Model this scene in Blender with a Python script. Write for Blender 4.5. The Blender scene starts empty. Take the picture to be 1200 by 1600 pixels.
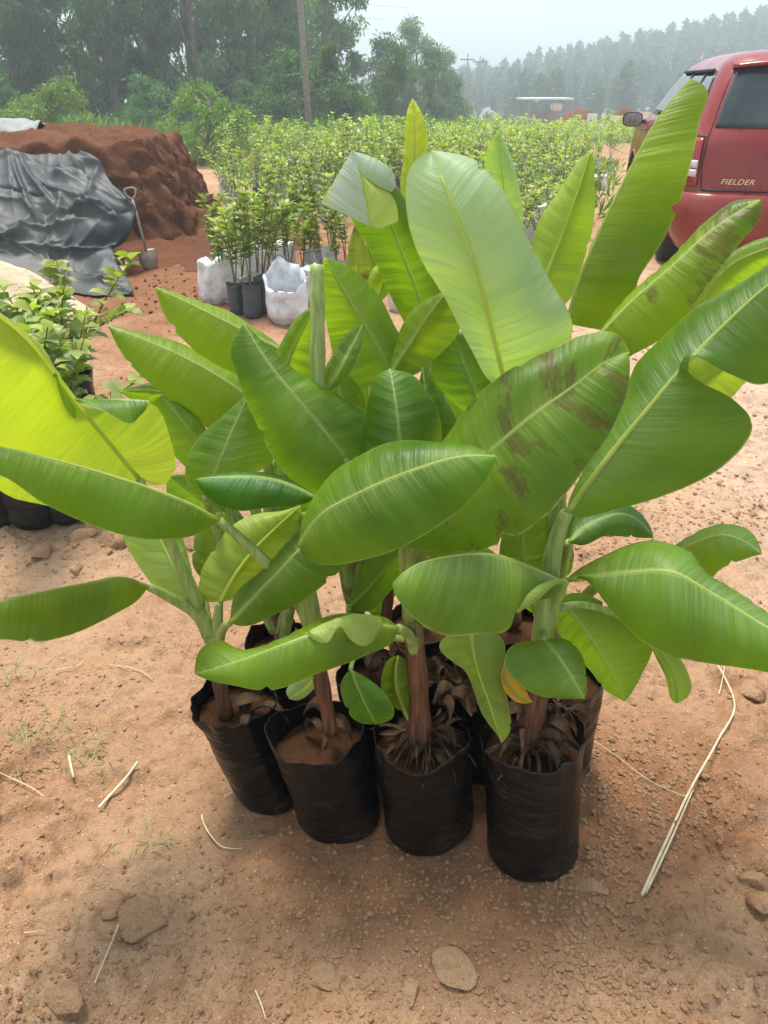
import bpy, math, random
import numpy as np
from mathutils import Vector, Matrix

rng = np.random.default_rng(7)
random.seed(7)
SC = bpy.context.scene
COL = SC.collection
R = math.radians

# ------------------------------------------------------------------ camera
CAM_H = 1.30
PITCH = R(29.2)
F = 1200.0                      # focal length in photo pixels (1200 x 1600)
cam = bpy.data.cameras.new('camera')
cam.sensor_fit = 'VERTICAL'
cam.sensor_height = 32.0
cam.lens = 24.0
cam.clip_start = 0.02
cam.clip_end = 2000.0
camo = bpy.data.objects.new('camera', cam)
COL.objects.link(camo)
camo.location = (0, 0, CAM_H)
camo.rotation_euler = (math.pi / 2 - PITCH, 0, 0)
SC.camera = camo

# ------------------------------------------------------------------ light
SUN_EL, SUN_AZ = 74.0, -25.0    # degrees; azimuth measured from +Y towards +X
world = bpy.data.worlds.new('World')
SC.world = world
world.use_nodes = True
wn = world.node_tree
wn.nodes.clear()
w_out = wn.nodes.new('ShaderNodeOutputWorld')
w_bg = wn.nodes.new('ShaderNodeBackground')
w_sky = wn.nodes.new('ShaderNodeTexSky')
w_sky.sky_type = 'NISHITA'
w_sky.sun_disc = False
w_sky.sun_elevation = R(SUN_EL)
w_sky.sun_rotation = R(SUN_AZ)
w_sky.air_density = 1.0
w_sky.dust_density = 2.5
w_sky.ozone_density = 1.0
w_bg.inputs['Strength'].default_value = 0.10
# thin high cloud, the same all over the sky
w_tc = wn.nodes.new('ShaderNodeTexCoord')
w_map = wn.nodes.new('ShaderNodeMapping')
w_map.inputs['Scale'].default_value = (1.0, 1.0, 2.6)
w_no = wn.nodes.new('ShaderNodeTexNoise')
w_no.inputs['Scale'].default_value = 2.2
w_no.inputs['Detail'].default_value = 7
w_ramp = wn.nodes.new('ShaderNodeMapRange')
w_ramp.inputs['From Min'].default_value = 0.35
w_ramp.inputs['From Max'].default_value = 0.68
w_ramp.inputs['To Min'].default_value = 0.30
w_ramp.inputs['To Max'].default_value = 0.92
w_mix = wn.nodes.new('ShaderNodeMix')
w_mix.data_type = 'RGBA'
w_mix.inputs['B'].default_value = (4.7, 5.7, 6.2, 1)
wn.links.new(w_tc.outputs['Generated'], w_map.inputs['Vector'])
wn.links.new(w_map.outputs['Vector'], w_no.inputs['Vector'])
wn.links.new(w_no.outputs['Fac'], w_ramp.inputs['Value'])
wn.links.new(w_ramp.outputs['Result'], w_mix.inputs['Factor'])
wn.links.new(w_sky.outputs['Color'], w_mix.inputs['A'])
wn.links.new(w_mix.outputs['Result'], w_bg.inputs['Color'])
wn.links.new(w_bg.outputs['Background'], w_out.inputs['Surface'])

sun = bpy.data.lights.new('sun', 'SUN')
sun.energy = 2.6
sun.angle = R(20)
sun.color = (1.0, 0.95, 0.86)
suno = bpy.data.objects.new('sun', sun)
COL.objects.link(suno)
sd = Vector((math.sin(R(SUN_AZ)) * math.cos(R(SUN_EL)), math.cos(R(SUN_AZ)) * math.cos(R(SUN_EL)), math.sin(R(SUN_EL))))
suno.rotation_euler = sd.to_track_quat('Z', 'Y').to_euler()

vs = SC.view_settings
vs.view_transform = 'Standard'
vs.look = 'None'
vs.gamma = 1.0
vs.use_curve_mapping = False
vs.exposure = 1.38
SC.cycles.volume_bounces = 0
SC.cycles.max_bounces = 7

# ------------------------------------------------------------------ photo geometry helpers
_f = np.array([0, math.cos(PITCH), -math.sin(PITCH)])
_u = np.array([0, math.sin(PITCH), math.cos(PITCH)])
_r = np.array([1.0, 0, 0])
_c = np.array([0, 0, CAM_H])

def ray(x, y):
    return _f + _r * ((x - 600) / F) + _u * ((800 - y) / F)

def P(x, y, Y):                 # the point at forward distance Y seen in direction (x, y)
    d = ray(x, y)
    return _c + d * (Y / d[1])

def PZ(x, y, z=0.0):            # the same at height z
    d = ray(x, y)
    return _c + d * ((z - CAM_H) / d[2])

# ------------------------------------------------------------------ noise
def _hash(ix, iy, seed):
    h = (ix * 374761393 + iy * 668265263 + seed * 982451653) & 0xffffffff
    h = ((h ^ (h >> 13)) * 1274126177) & 0xffffffff
    return ((h ^ (h >> 16)) & 0xffff) / 65535.0

def vnoise(x, y, seed=0):
    x = np.asarray(x, float); y = np.asarray(y, float)
    ix = np.floor(x).astype(np.int64); iy = np.floor(y).astype(np.int64)
    fx = x - ix; fy = y - iy
    fx = fx * fx * (3 - 2 * fx); fy = fy * fy * (3 - 2 * fy)
    a = _hash(ix, iy, seed); b = _hash(ix + 1, iy, seed)
    c = _hash(ix, iy + 1, seed); d = _hash(ix + 1, iy + 1, seed)
    return (a * (1 - fx) + b * fx) * (1 - fy) + (c * (1 - fx) + d * fx) * fy

def fbm(x, y, o=4, seed=0):
    s = 0; a = 0.5
    for i in range(o):
        s = s + a * (vnoise(x, y, seed + i * 17) - 0.5) * 2
        x = x * 2.03 + 3.1; y = y * 2.03 + 1.7; a *= 0.5
    return s

# ------------------------------------------------------------------ object helpers
def mesh(name, verts, faces, mats=None, uv=None, col=None, smooth=True, uv2=None):
    me = bpy.data.meshes.new(name)
    me.from_pydata([tuple(v) for v in np.asarray(verts, float)], [], [tuple(int(i) for i in f) for f in faces])
    if smooth:
        me.polygons.foreach_set('use_smooth', [True] * len(me.polygons))
    if mats is not None:
        for m in (mats if isinstance(mats, (list, tuple)) else [mats]):
            me.materials.append(m)
    if uv is not None or uv2 is not None:
        li = np.empty(len(me.loops), int); me.loops.foreach_get('vertex_index', li)
        for nm, u in (('UVMap', uv), ('st', uv2)):
            if u is not None:
                la = me.uv_layers.new(name=nm)
                la.data.foreach_set('uv', np.asarray(u, np.float32)[li].ravel())
    if col is not None:
        ca = me.color_attributes.new('shade', 'FLOAT_COLOR', 'POINT')
        c = np.ones((len(verts), 4), np.float32); c[:, :3] = np.asarray(col).reshape(len(verts), -1)
        ca.data.foreach_set('color', c.ravel())
    me.update()
    return me

def ob(name, me, parent=None, loc=None, rot=None, scale=None):
    o = bpy.data.objects.new(name, me)
    COL.objects.link(o)
    if parent is not None:
        o.parent = parent
    if loc is not None: o.location = loc
    if rot is not None: o.rotation_euler = rot
    if scale is not None: o.scale = scale
    return o

def tag(o, label=None, cat=None, group=None, kind=None):
    if label: o['label'] = label
    if cat: o['category'] = cat
    if group: o['group'] = group
    if kind: o['kind'] = kind
    return o

def thing(name, label, cat, loc=(0, 0, 0), rz=0, group=None):
    o = ob(name, None, None, loc, (0, 0, rz))
    o.empty_display_size = 0.1
    return tag(o, label, cat, group)

def copy_tree(o, parent=None):
    c = o.copy(); COL.objects.link(c); c.parent = parent
    for ch in o.children:
        copy_tree(ch, c)
    return c

def merge(parts):
    V = []; Fc = []; C = []; n = 0
    for p in parts:
        V.append(np.asarray(p[0], float)); Fc += [tuple(i + n for i in f) for f in p[1]]
        if len(p) > 2: C.append(np.asarray(p[2], float))
        n += len(p[0])
    return (np.vstack(V), Fc, np.vstack(C)) if C else (np.vstack(V), Fc)

def tube(pts, rad, seg=8, cap=True, squash=None):
    pts = np.asarray(pts, float); n = len(pts)
    rad = np.broadcast_to(np.asarray(rad, float), (n,))
    T = np.gradient(pts, axis=0)
    T /= np.linalg.norm(T, axis=1)[:, None] + 1e-12
    ref = np.array([0, 0, 1.0]) if abs(T[0][2]) < 0.9 else np.array([1.0, 0, 0])
    N = np.cross(T[0], ref); N /= np.linalg.norm(N)
    V = []
    for i in range(n):
        N = N - T[i] * N.dot(T[i]); N /= np.linalg.norm(N) + 1e-12
        B = np.cross(T[i], N)
        a = np.arange(seg) * 2 * math.pi / seg
        V.append(pts[i] + rad[i] * (np.cos(a)[:, None] * N + np.sin(a)[:, None] * B))
    V = np.vstack(V); Fc = []
    for i in range(n - 1):
        for k in range(seg):
            k2 = (k + 1) % seg
            Fc.append((i * seg + k, i * seg + k2, (i + 1) * seg + k2, (i + 1) * seg + k))
    if cap:
        Fc.append(tuple(range(seg))[::-1]); Fc.append(tuple((n - 1) * seg + k for k in range(seg)))
    return V, Fc

def hermite(pts, ts, n):
    """points with knots ts sampled at n+1 even values in 0..1"""
    pts = np.asarray(pts, float); ts = np.asarray(ts, float)
    m = len(pts)
    if m == 2:
        s = np.linspace(0, 1, n + 1)[:, None]
        return pts[0] * (1 - s) + pts[1] * s
    d = np.diff(pts, axis=0) / np.diff(ts)[:, None]
    tg = np.zeros_like(pts)
    for i in range(1, m - 1):
        h0 = ts[i] - ts[i - 1]; h1 = ts[i + 1] - ts[i]
        tg[i] = (d[i - 1] * h1 + d[i] * h0) / (h0 + h1)
    tg[0] = 2 * d[0] - tg[1]; tg[-1] = 2 * d[-1] - tg[-2]
    out = []
    for s in np.linspace(0, 1, n + 1):
        i = min(max(np.searchsorted(ts, s, 'right') - 1, 0), m - 2)
        h = ts[i + 1] - ts[i]; u = (s - ts[i]) / h
        out.append((2*u**3-3*u*u+1)*pts[i] + (u**3-2*u*u+u)*h*tg[i] + (-2*u**3+3*u*u)*pts[i+1] + (u**3-u*u)*h*tg[i+1])
    return np.array(out)

def chord(p):
    p = np.asarray(p, float)
    t = np.concatenate([[0], np.cumsum(np.linalg.norm(np.diff(p, axis=0), axis=1))])
    return t / t[-1]

def spline(pts, n):
    return hermite(pts, chord(pts), n)

def blob(seed, sub=2, rough=0.25, flat=(1, 1, 0.7)):
    """an angular stone-like lump of radius about 1"""
    import bmesh
    bm = bmesh.new()
    bmesh.ops.create_icosphere(bm, subdivisions=sub, radius=1)
    r = random.Random(seed)
    pl = [(Vector((r.uniform(-1, 1), r.uniform(-1, 1), r.uniform(-1, 1))).normalized(), r.uniform(0.50, 0.88)) for _ in range(15)]
    for v in bm.verts:
        for n_, d in pl:
            k = v.co.dot(n_)
            if k > d: v.co -= n_ * (k - d) * 0.9
        v.co += v.co.normalized() * (r.random() - 0.5) * rough * 0.3
    V = np.array([tuple(v.co) for v in bm.verts]) * np.array(flat)
    Fc = [tuple(x.index for x in f.verts) for f in bm.faces]
    bm.free()
    return V, Fc

# ------------------------------------------------------------------ materials
def new_mat(name):
    m = bpy.data.materials.new(name)
    m.use_nodes = True
    nt = m.node_tree
    nt.nodes.clear()
    return m, nt

class NT:
    def __init__(s, nt): s.t = nt
    def n(s, typ, **kw):
        x = s.t.nodes.new(typ)
        for k, v in kw.items():
            if k in x.inputs.keys() if hasattr(x.inputs, 'keys') else False: pass
            setattr(x, k, v)
        return x
    def l(s, a, b): s.t.links.new(a, b)
    def noise(s, vec, scale, detail=4, rough=0.55, dim='3D'):
        x = s.n('ShaderNodeTexNoise'); x.noise_dimensions = dim
        x.inputs['Scale'].default_value = scale; x.inputs['Detail'].default_value = detail
        x.inputs['Roughness'].default_value = rough
        if vec is not None: s.l(vec, x.inputs['Vector'])
        return x.outputs['Fac']
    def rng(s, val, a, b, c=0.0, d=1.0):
        x = s.n('ShaderNodeMapRange')
        for k, v in zip(('From Min', 'From Max', 'To Min', 'To Max'), (a, b, c, d)): x.inputs[k].default_value = v
        s.l(val, x.inputs['Value']); return x.outputs['Result']
    def mix(s, fac, a, b, mode='MIX'):
        x = s.n('ShaderNodeMix'); x.data_type = 'RGBA'; x.blend_type = mode
        for k, v in (('Factor', fac), ('A', a), ('B', b)):
            if hasattr(v, 'is_linked'): s.l(v, x.inputs[k])
            elif k == 'Factor': x.inputs[k].default_value = v
            else: x.inputs[k].default_value = (*v[:3], 1)
        return x.outputs['Result']
    def math(s, op, a, b=0.0):
        x = s.n('ShaderNodeMath'); x.operation = op
        for i, v in enumerate((a, b)):
            if hasattr(v, 'is_linked'): s.l(v, x.inputs[i])
            else: x.inputs[i].default_value = v
        return x.outputs['Value']
    def bump(s, h, strength=0.5, dist=0.01, nrm=None):
        x = s.n('ShaderNodeBump'); x.inputs['Strength'].default_value = strength
        x.inputs['Distance'].default_value = dist; s.l(h, x.inputs['Height'])
        if nrm is not None: s.l(nrm, x.inputs['Normal'])
        return x.outputs['Normal']
    def out(s, sh):
        o = s.n('ShaderNodeOutputMaterial'); s.l(sh, o.inputs['Surface'])
    def bsdf(s, col, rough=0.6, nrm=None, spec=0.4, **kw):
        x = s.n('ShaderNodeBsdfPrincipled')
        if hasattr(col, 'is_linked'): s.l(col, x.inputs['Base Color'])
        else: x.inputs['Base Color'].default_value = (*col[:3], 1)
        if hasattr(rough, 'is_linked'): s.l(rough, x.inputs['Roughness'])
        else: x.inputs['Roughness'].default_value = rough
        x.inputs['Specular IOR Level'].default_value = spec
        if nrm is not None: s.l(nrm, x.inputs['Normal'])
        for k, v in kw.items(): x.inputs[k.replace('_', ' ')].default_value = v
        return x.outputs['BSDF']

def plain(name, a, b, scale=20, rough=0.7, bump=0.0, bscale=60, spec=0.3, detail=5, **kw):
    m, nt = new_mat(name); g = NT(nt)
    tc = g.n('ShaderNodeTexCoord').outputs['Object']
    f = g.rng(g.noise(tc, scale, detail), 0.3, 0.7)
    c = g.mix(f, a, b)
    nr = g.bump(g.noise(tc, bscale, 5), bump, 0.01) if bump else None
    g.out(g.bsdf(c, rough, nr, spec, **kw))
    return m

def soil_mat(name, cols, bump=0.8, sc=1.0, zones=()):
    m, nt = new_mat(name); g = NT(nt)
    tc = g.n('ShaderNodeNewGeometry').outputs['Position']
    big = g.rng(g.noise(tc, 1.3 * sc, 6, 0.62), 0.38, 0.62)
    mid = g.rng(g.noise(tc, 7 * sc, 6, 0.65), 0.35, 0.68)
    fine = g.rng(g.noise(tc, 70 * sc, 5, 0.7), 0.3, 0.72)
    c = g.mix(big, cols[0], cols[1])
    c = g.mix(g.math('MULTIPLY', mid, 0.6), c, cols[2])
    c = g.mix(g.math('MULTIPLY', fine, 0.5), c, cols[3])
    # patches of other ground colour, ragged at the border: (x, y, half sizes, colour, amount)
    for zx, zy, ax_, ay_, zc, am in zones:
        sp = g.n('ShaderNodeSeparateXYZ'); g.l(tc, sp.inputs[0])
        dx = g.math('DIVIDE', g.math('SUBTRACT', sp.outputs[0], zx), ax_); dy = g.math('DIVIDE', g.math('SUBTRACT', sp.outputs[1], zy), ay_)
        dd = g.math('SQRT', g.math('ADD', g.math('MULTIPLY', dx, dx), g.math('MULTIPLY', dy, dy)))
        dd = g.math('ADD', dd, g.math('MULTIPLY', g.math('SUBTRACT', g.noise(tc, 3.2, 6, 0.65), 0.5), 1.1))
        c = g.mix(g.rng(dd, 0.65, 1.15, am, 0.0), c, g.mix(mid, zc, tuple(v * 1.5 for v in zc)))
    vo = g.n('ShaderNodeTexVoronoi'); vo.inputs['Scale'].default_value = 95 * sc
    g.l(tc, vo.inputs['Vector'])
    peb = g.rng(vo.outputs['Distance'], 0.16, 0.30, 1, 0)
    sel = g.rng(vo.outputs['Color'], 0.62, 0.66)
    peb = g.math('MULTIPLY', peb, sel)
    c = g.mix(g.math('MULTIPLY', peb, 0.7), c, cols[4])
    dk = g.rng(g.noise(tc, 28 * sc, 6, 0.7), 0.32, 0.46, 0.55, 0.0)
    c = g.mix(dk, c, tuple(x * 0.55 for x in cols[0]))
    h = g.math('ADD', g.math('MULTIPLY', g.noise(tc, 45 * sc, 7, 0.7), 1.0), g.math('MULTIPLY', peb, 0.3))
    h2 = g.noise(tc, 260 * sc, 3, 0.6)
    nr = g.bump(h, bump, 0.02 / sc)
    nr = g.bump(h2, bump * 0.8, 0.004 / sc, nr)
    g.out(g.bsdf(c, 0.95, nr, 0.12))
    return m

def leafy(name, a, b, trans=(0.3, 0.45, 0.05), tf=0.35, rough=0.5):
    """small foliage: colour varies per leaf through the attribute 'shade'"""
    m, nt = new_mat(name); g = NT(nt)
    at = g.n('ShaderNodeAttribute'); at.attribute_name = 'shade'
    sep = g.n('ShaderNodeSeparateColor'); g.l(at.outputs['Color'], sep.inputs[0])
    c = g.mix(sep.outputs[0], a, b)
    oi = g.n('ShaderNodeObjectInfo')
    hv = g.n('ShaderNodeHueSaturation'); g.l(c, hv.inputs['Color'])
    g.l(g.rng(oi.outputs['Random'], 0, 1, 0.8, 1.2), hv.inputs['Value'])
    g.l(g.rng(oi.outputs['Random'], 0, 1, 0.485, 0.515), hv.inputs['Hue'])
    c = hv.outputs['Color']
    p = g.bsdf(c, rough, None, 0.35)
    t = g.n('ShaderNodeBsdfTranslucent')
    g.l(g.mix(1.0, c, tuple(min(3, x * 4) for x in trans), 'MULTIPLY'), t.inputs['Color'])
    mx = g.n('ShaderNodeMixShader'); mx.inputs[0].default_value = tf
    g.l(p, mx.inputs[1]); g.l(t.outputs[0], mx.inputs[2])
    g.out(mx.outputs[0])
    return m

def blade_mat():
    """banana leaf blade; object colour tints it, object alpha is the amount of brown blotches"""
    m, nt = new_mat('banana_blade'); g = NT(nt)
    uv = g.n('ShaderNodeUVMap'); uv.uv_map = 'UVMap'
    st = g.n('ShaderNodeUVMap'); st.uv_map = 'st'
    s1 = g.n('ShaderNodeSeparateXYZ'); g.l(uv.outputs[0], s1.inputs[0])
    s2 = g.n('ShaderNodeSeparateXYZ'); g.l(st.outputs[0], s2.inputs[0])
    au = g.math('ABSOLUTE', s1.outputs[0]); as_ = g.math('ABSOLUTE', s2.outputs[0])
    # lateral veins run out from the midrib and sweep a little forward
    q = g.math('SUBTRACT', s1.outputs[1], g.math('MULTIPLY', au, 0.28))
    cv = g.n('ShaderNodeCombineXYZ'); g.l(g.math('MULTIPLY', q, 1.0), cv.inputs[0]); g.l(g.math('MULTIPLY', s1.outputs[0], 0.04), cv.inputs[1])
    oi = g.n('ShaderNodeObjectInfo')
    g.l(g.math('MULTIPLY', oi.outputs['Random'], 9.0), cv.inputs[2])
    vein = g.noise(cv.outputs[0], 230, 3, 0.75)
    ribs = g.noise(cv.outputs[0], 62, 2, 0.5)
    cv2 = g.n('ShaderNodeCombineXYZ'); g.l(q, cv2.inputs[0]); g.l(g.math('MULTIPLY', s1.outputs[0], 0.45), cv2.inputs[1]); g.l(g.math('MULTIPLY', oi.outputs['Random'], 9.0), cv2.inputs[2])
    patchy = g.noise(cv2.outputs[0], 6, 4, 0.5)
    geo = g.n('ShaderNodeNewGeometry')
    up = g.mix(g.rng(patchy, 0.32, 0.68), (0.026, 0.084, 0.003), (0.130, 0.252, 0.010))
    up = g.mix(g.math('MULTIPLY', g.rng(vein, 0.46, 0.66, 0, 0.36), g.rng(patchy, 0.35, 0.62, 0.35, 1.0)), up, (0.20, 0.30, 0.06))
    up = g.mix(g.rng(ribs, 0.34, 0.5, 0.16, 0.0), up, (0.030, 0.085, 0.006))
    lf = g.math('MULTIPLY', g.rng(as_, 0.02, 0.42, 0.75, 0.0), g.rng(vein, 0.40, 0.62, 0.25, 1.0))
    up = g.mix(lf, up, (0.27, 0.36, 0.10))
    dn = g.mix(g.rng(patchy, 0.3, 0.7), (0.20, 0.33, 0.085), (0.29, 0.42, 0.14))
    dn = g.mix(g.rng(vein, 0.45, 0.7, 0, 0.35), dn, (0.34, 0.46, 0.18))
    c = g.mix(geo.outputs['Backfacing'], up, dn)
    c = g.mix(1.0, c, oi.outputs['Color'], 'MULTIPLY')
    # brown blotches, ragged along the veins
    cv3 = g.n('ShaderNodeCombineXYZ'); g.l(g.math('MULTIPLY', q, 2.4), cv3.inputs[0]); g.l(s1.outputs[0], cv3.inputs[1]); g.l(g.math('MULTIPLY', oi.outputs['Random'], 31.0), cv3.inputs[2])
    bl = g.math('ADD', g.noise(cv3.outputs[0], 10, 3, 0.5), g.math('MULTIPLY', g.math('SUBTRACT', g.noise(cv3.outputs[0], 90, 3, 0.7), 0.5), 0.28))
    bl = g.math('MULTIPLY', g.math('MULTIPLY', g.rng(bl, 0.575, 0.625), g.rng(vein, 0.38, 0.58, 0.45, 0.85)), oi.outputs['Alpha'])
    c = g.mix(bl, c, (0.110, 0.066, 0.016))
    # the midrib shows as a pale band on the blade
    mw = g.rng(s2.outputs[1], 0.0, 1.0, 0.0052, 0.0012)
    band = g.rng(g.math('DIVIDE', au, mw), 0.55, 1.25, 0.8, 0.0)
    c = g.mix(band, c, (0.36, 0.45, 0.13))
    edge = g.rng(as_, 0.972, 0.992, 0, 0.8)
    ec = g.mix(g.rng(g.noise(cv3.outputs[0], 22, 3), 0.52, 0.62), (0.36, 0.40, 0.11), (0.20, 0.12, 0.04))
    c = g.mix(edge, c, ec)
    h = g.math('ADD', g.math('MULTIPLY', ribs, 0.9), g.math('MULTIPLY', vein, 0.4))
    nr = g.bump(h, 0.6, 0.006)
    rough = g.rng(patchy, 0.3, 0.7, 0.34, 0.5)
    p = g.bsdf(c, rough, nr, 0.34)
    t = g.n('ShaderNodeBsdfTranslucent')
    tcol = g.mix(1.0, (0.40, 0.60, 0.012), oi.outputs['Color'], 'MULTIPLY')
    tcol = g.mix(g.rng(vein, 0.45, 0.7, 0, 0.3), tcol, (0.22, 0.36, 0.01))
    tcol = g.mix(g.rng(patchy, 0.36, 0.58, 0.6, 0.0), tcol, (0.16, 0.30, 0.008))
    tcol = g.mix(g.math('MULTIPLY', bl, 0.85), tcol, (0.10, 0.07, 0.01))
    g.l(tcol, t.inputs['Color']); g.l(nr, t.inputs['Normal'])
    mx = g.n('ShaderNodeMixShader'); mx.inputs[0].default_value = 0.46
    g.l(p, mx.inputs[1]); g.l(t.outputs[0], mx.inputs[2])
    g.out(mx.outputs[0])
    return m

def stem_mat():
    m, nt = new_mat('banana_stem'); g = NT(nt)
    at = g.n('ShaderNodeAttribute'); at.attribute_name = 'shade'
    sep = g.n('ShaderNodeSeparateColor'); g.l(at.outputs['Color'], sep.inputs[0])
    tc = g.n('ShaderNodeTexCoord').outputs['Object']
    mp = g.n('ShaderNodeMapping'); mp.inputs['Scale'].default_value = (1, 1, 0.08); g.l(tc, mp.inputs[0])
    st = g.noise(mp.outputs[0], 130, 4, 0.6)
    gr = g.mix(g.rng(st, 0.35, 0.7), (0.16, 0.24, 0.05), (0.33, 0.40, 0.13))
    br = g.mix(g.rng(st, 0.35, 0.65), (0.055, 0.022, 0.012), (0.19, 0.085, 0.045))
    f = g.math('ADD', sep.outputs[0], g.math('MULTIPLY', g.math('SUBTRACT', g.noise(tc, 45, 4), 0.5), 0.9))
    c = g.mix(g.rng(f, 0.3, 0.6), gr, br)
    nr = g.bump(st, 0.4, 0.004)
    g.out(g.bsdf(c, 0.5, nr, 0.35, Subsurface_Weight=0.0))
    return m

def bag_mat(name, base=(0.004, 0.004, 0.0043), dust=(0.13, 0.062, 0.032), rough=0.30, printed=True):
    m, nt = new_mat(name); g = NT(nt)
    tcn = g.n('ShaderNodeTexCoord'); tc = tcn.outputs['Object']
    sp = g.n('ShaderNodeSeparateXYZ'); g.l(tc, sp.inputs[0])
    mp = g.n('ShaderNodeMapping'); mp.inputs['Scale'].default_value = (0.35, 0.35, 1.6); g.l(tc, mp.inputs[0])
    wr = g.noise(mp.outputs[0], 24, 4, 0.5)
    fold = g.noise(tc, 16, 3, 0.5)
    du = g.math('ADD', g.noise(tc, 14, 6, 0.65), g.rng(sp.outputs[2], 0.0, 0.13, 0.12, 0.0))
    c = g.mix(g.rng(du, 0.58, 0.90, 0, 0.30), base, dust)
    if printed:   # worn unreadable white print
        mp2 = g.n('ShaderNodeMapping'); mp2.inputs['Scale'].default_value = (1, 1, 2.2); g.l(tc, mp2.inputs[0])
        pr = g.rng(g.noise(mp2.outputs[0], 120, 2, 0.8), 0.62, 0.66)
        rows = g.rng(g.math('SINE', g.math('MULTIPLY', sp.outputs[2], 480)), 0.1, 0.4)
        reg = g.rng(g.noise(tc, 9, 1), 0.60, 0.66)
        pm = g.math('MULTIPLY', g.math('MULTIPLY', pr, rows), g.math('MULTIPLY', reg, 0.4))
        c = g.mix(pm, c, (0.35, 0.34, 0.33))
    nr = g.bump(wr, 0.8, 0.010)
    nr = g.bump(fold, 0.5, 0.012, nr)
    g.out(g.bsdf(c, g.rng(du, 0.45, 0.75, rough, rough + 0.3), nr, 0.32))
    return m

# ================================================================== the setting
def terr(x, y):
    x = np.asarray(x, float); y = np.asarray(y, float)
    z = np.interp(y, [-60, 7, 20, 70, 110], [0, 0, -0.26, -2.3, -4.0])
    crest = np.clip(-3.2 + 0.17 * (x - 9), -4.4, 10.5) + 1.2 * fbm(x * 0.04, y * 0.0 + 3.0, 2, 5)
    k = np.clip((y - 95) / 95.0, 0, 1); k = k * k * (3 - 2 * k)
    z = z * (1 - k) + crest * k
    k2 = np.clip((y - 200) / 60.0, 0, 1)
    return z - 9 * k2 * k2

def ground_h(x, y):
    d = np.sqrt(x * x + y * y)
    fade = np.clip(1.2 - d / 14.0, 0, 1)
    h = 0.030 * fbm(x * 1.1, y * 1.1, 3, 1) + 0.022 * fbm(x * 4.3, y * 4.3, 4, 2)
    cl = np.clip(fbm(x * 13, y * 13, 3, 3) - 0.08, 0, 1)
    h = h + 0.038 * cl * np.clip(0.45 + 1.5 * fbm(x * 1.7, y * 1.7, 2, 9), 0.05, 1)
    h = h + 0.011 * fbm(x * 34, y * 34, 3, 4)
    def crust(a, lo, hi):
        k = np.clip((a - lo) / (hi - lo), 0, 1); return k * k * (3 - 2 * k)
    area = np.clip(0.5 + 1.6 * fbm(x * 1.3 + 7, y * 1.3, 2, 19), 0.1, 1)
    h = h + area * (0.018 * crust(fbm(x * 7, y * 7, 4, 15), 0.08, 0.16) + 0.015 * crust(fbm(x * 17, y * 17, 3, 16), 0.10, 0.22))
    flat = np.exp(-(((x - 0.08) / 0.5) ** 4 + ((y - 1.12) / 0.32) ** 4))   # trodden flat where the bags stand
    h = h * (1 - 0.75 * flat)
    return terr(x, y) + h * fade

def axis(fine, lim, stop):
    v = [0.0]; s = fine
    while v[-1] < stop:
        a = v[-1]
        v.append(a + (fine if a < lim else fine * (a / lim) ** 1.55))
    return np.array(v)
ax = axis(0.0095, 1.2, 330); xs = np.concatenate([-ax[::-1][:-1], ax]); xs = xs[(xs > -280)]
ay = axis(0.0095, 2.1, 320); ys = np.concatenate([-np.array([60, 35, 20, 10, 5, 2.5, 1.2, 0.5])[:], ay])
GX, GY = np.meshgrid(xs, ys)
GZ = ground_h(GX, GY)
nx, ny = len(xs), len(ys)
gi = np.arange(nx * ny).reshape(ny, nx)
gf = np.stack([gi[:-1, :-1], gi[:-1, 1:], gi[1:, 1:], gi[1:, :-1]], -1).reshape(-1, 4)
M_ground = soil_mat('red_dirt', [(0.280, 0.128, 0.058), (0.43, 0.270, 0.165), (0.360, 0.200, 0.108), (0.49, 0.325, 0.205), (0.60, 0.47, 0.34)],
                    zones=[(-1.9, 6.4, 2.3, 2.2, (0.16, 0.062, 0.030), 0.85), (0.22, 1.08, 0.56, 0.36, (0.22, 0.088, 0.038), 0.7), (2.6, 3.2, 1.7, 3.4, (0.43, 0.30, 0.22), 0.75), (-0.6, 10.5, 2.4, 3.5, (0.20, 0.09, 0.045), 0.6)])  # red soil at heap and field, pale road; darker red round the bags
gme = bpy.data.meshes.new('ground')
gv = np.stack([GX, GY, GZ], -1).reshape(-1, 3)
gme.vertices.add(len(gv)); gme.vertices.foreach_set('co', gv.ravel())
gme.loops.add(gf.size); gme.loops.foreach_set('vertex_index', gf.ravel().astype(np.int32))
gme.polygons.add(len(gf)); gme.polygons.foreach_set('loop_start', np.arange(0, gf.size, 4, dtype=np.int32))
gme.polygons.foreach_set('loop_total', np.full(len(gf), 4, dtype=np.int32))
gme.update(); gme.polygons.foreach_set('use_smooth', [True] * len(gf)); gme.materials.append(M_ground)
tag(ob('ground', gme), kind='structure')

def gz(x, y): return float(ground_h(np.array(x), np.array(y)))

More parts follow.
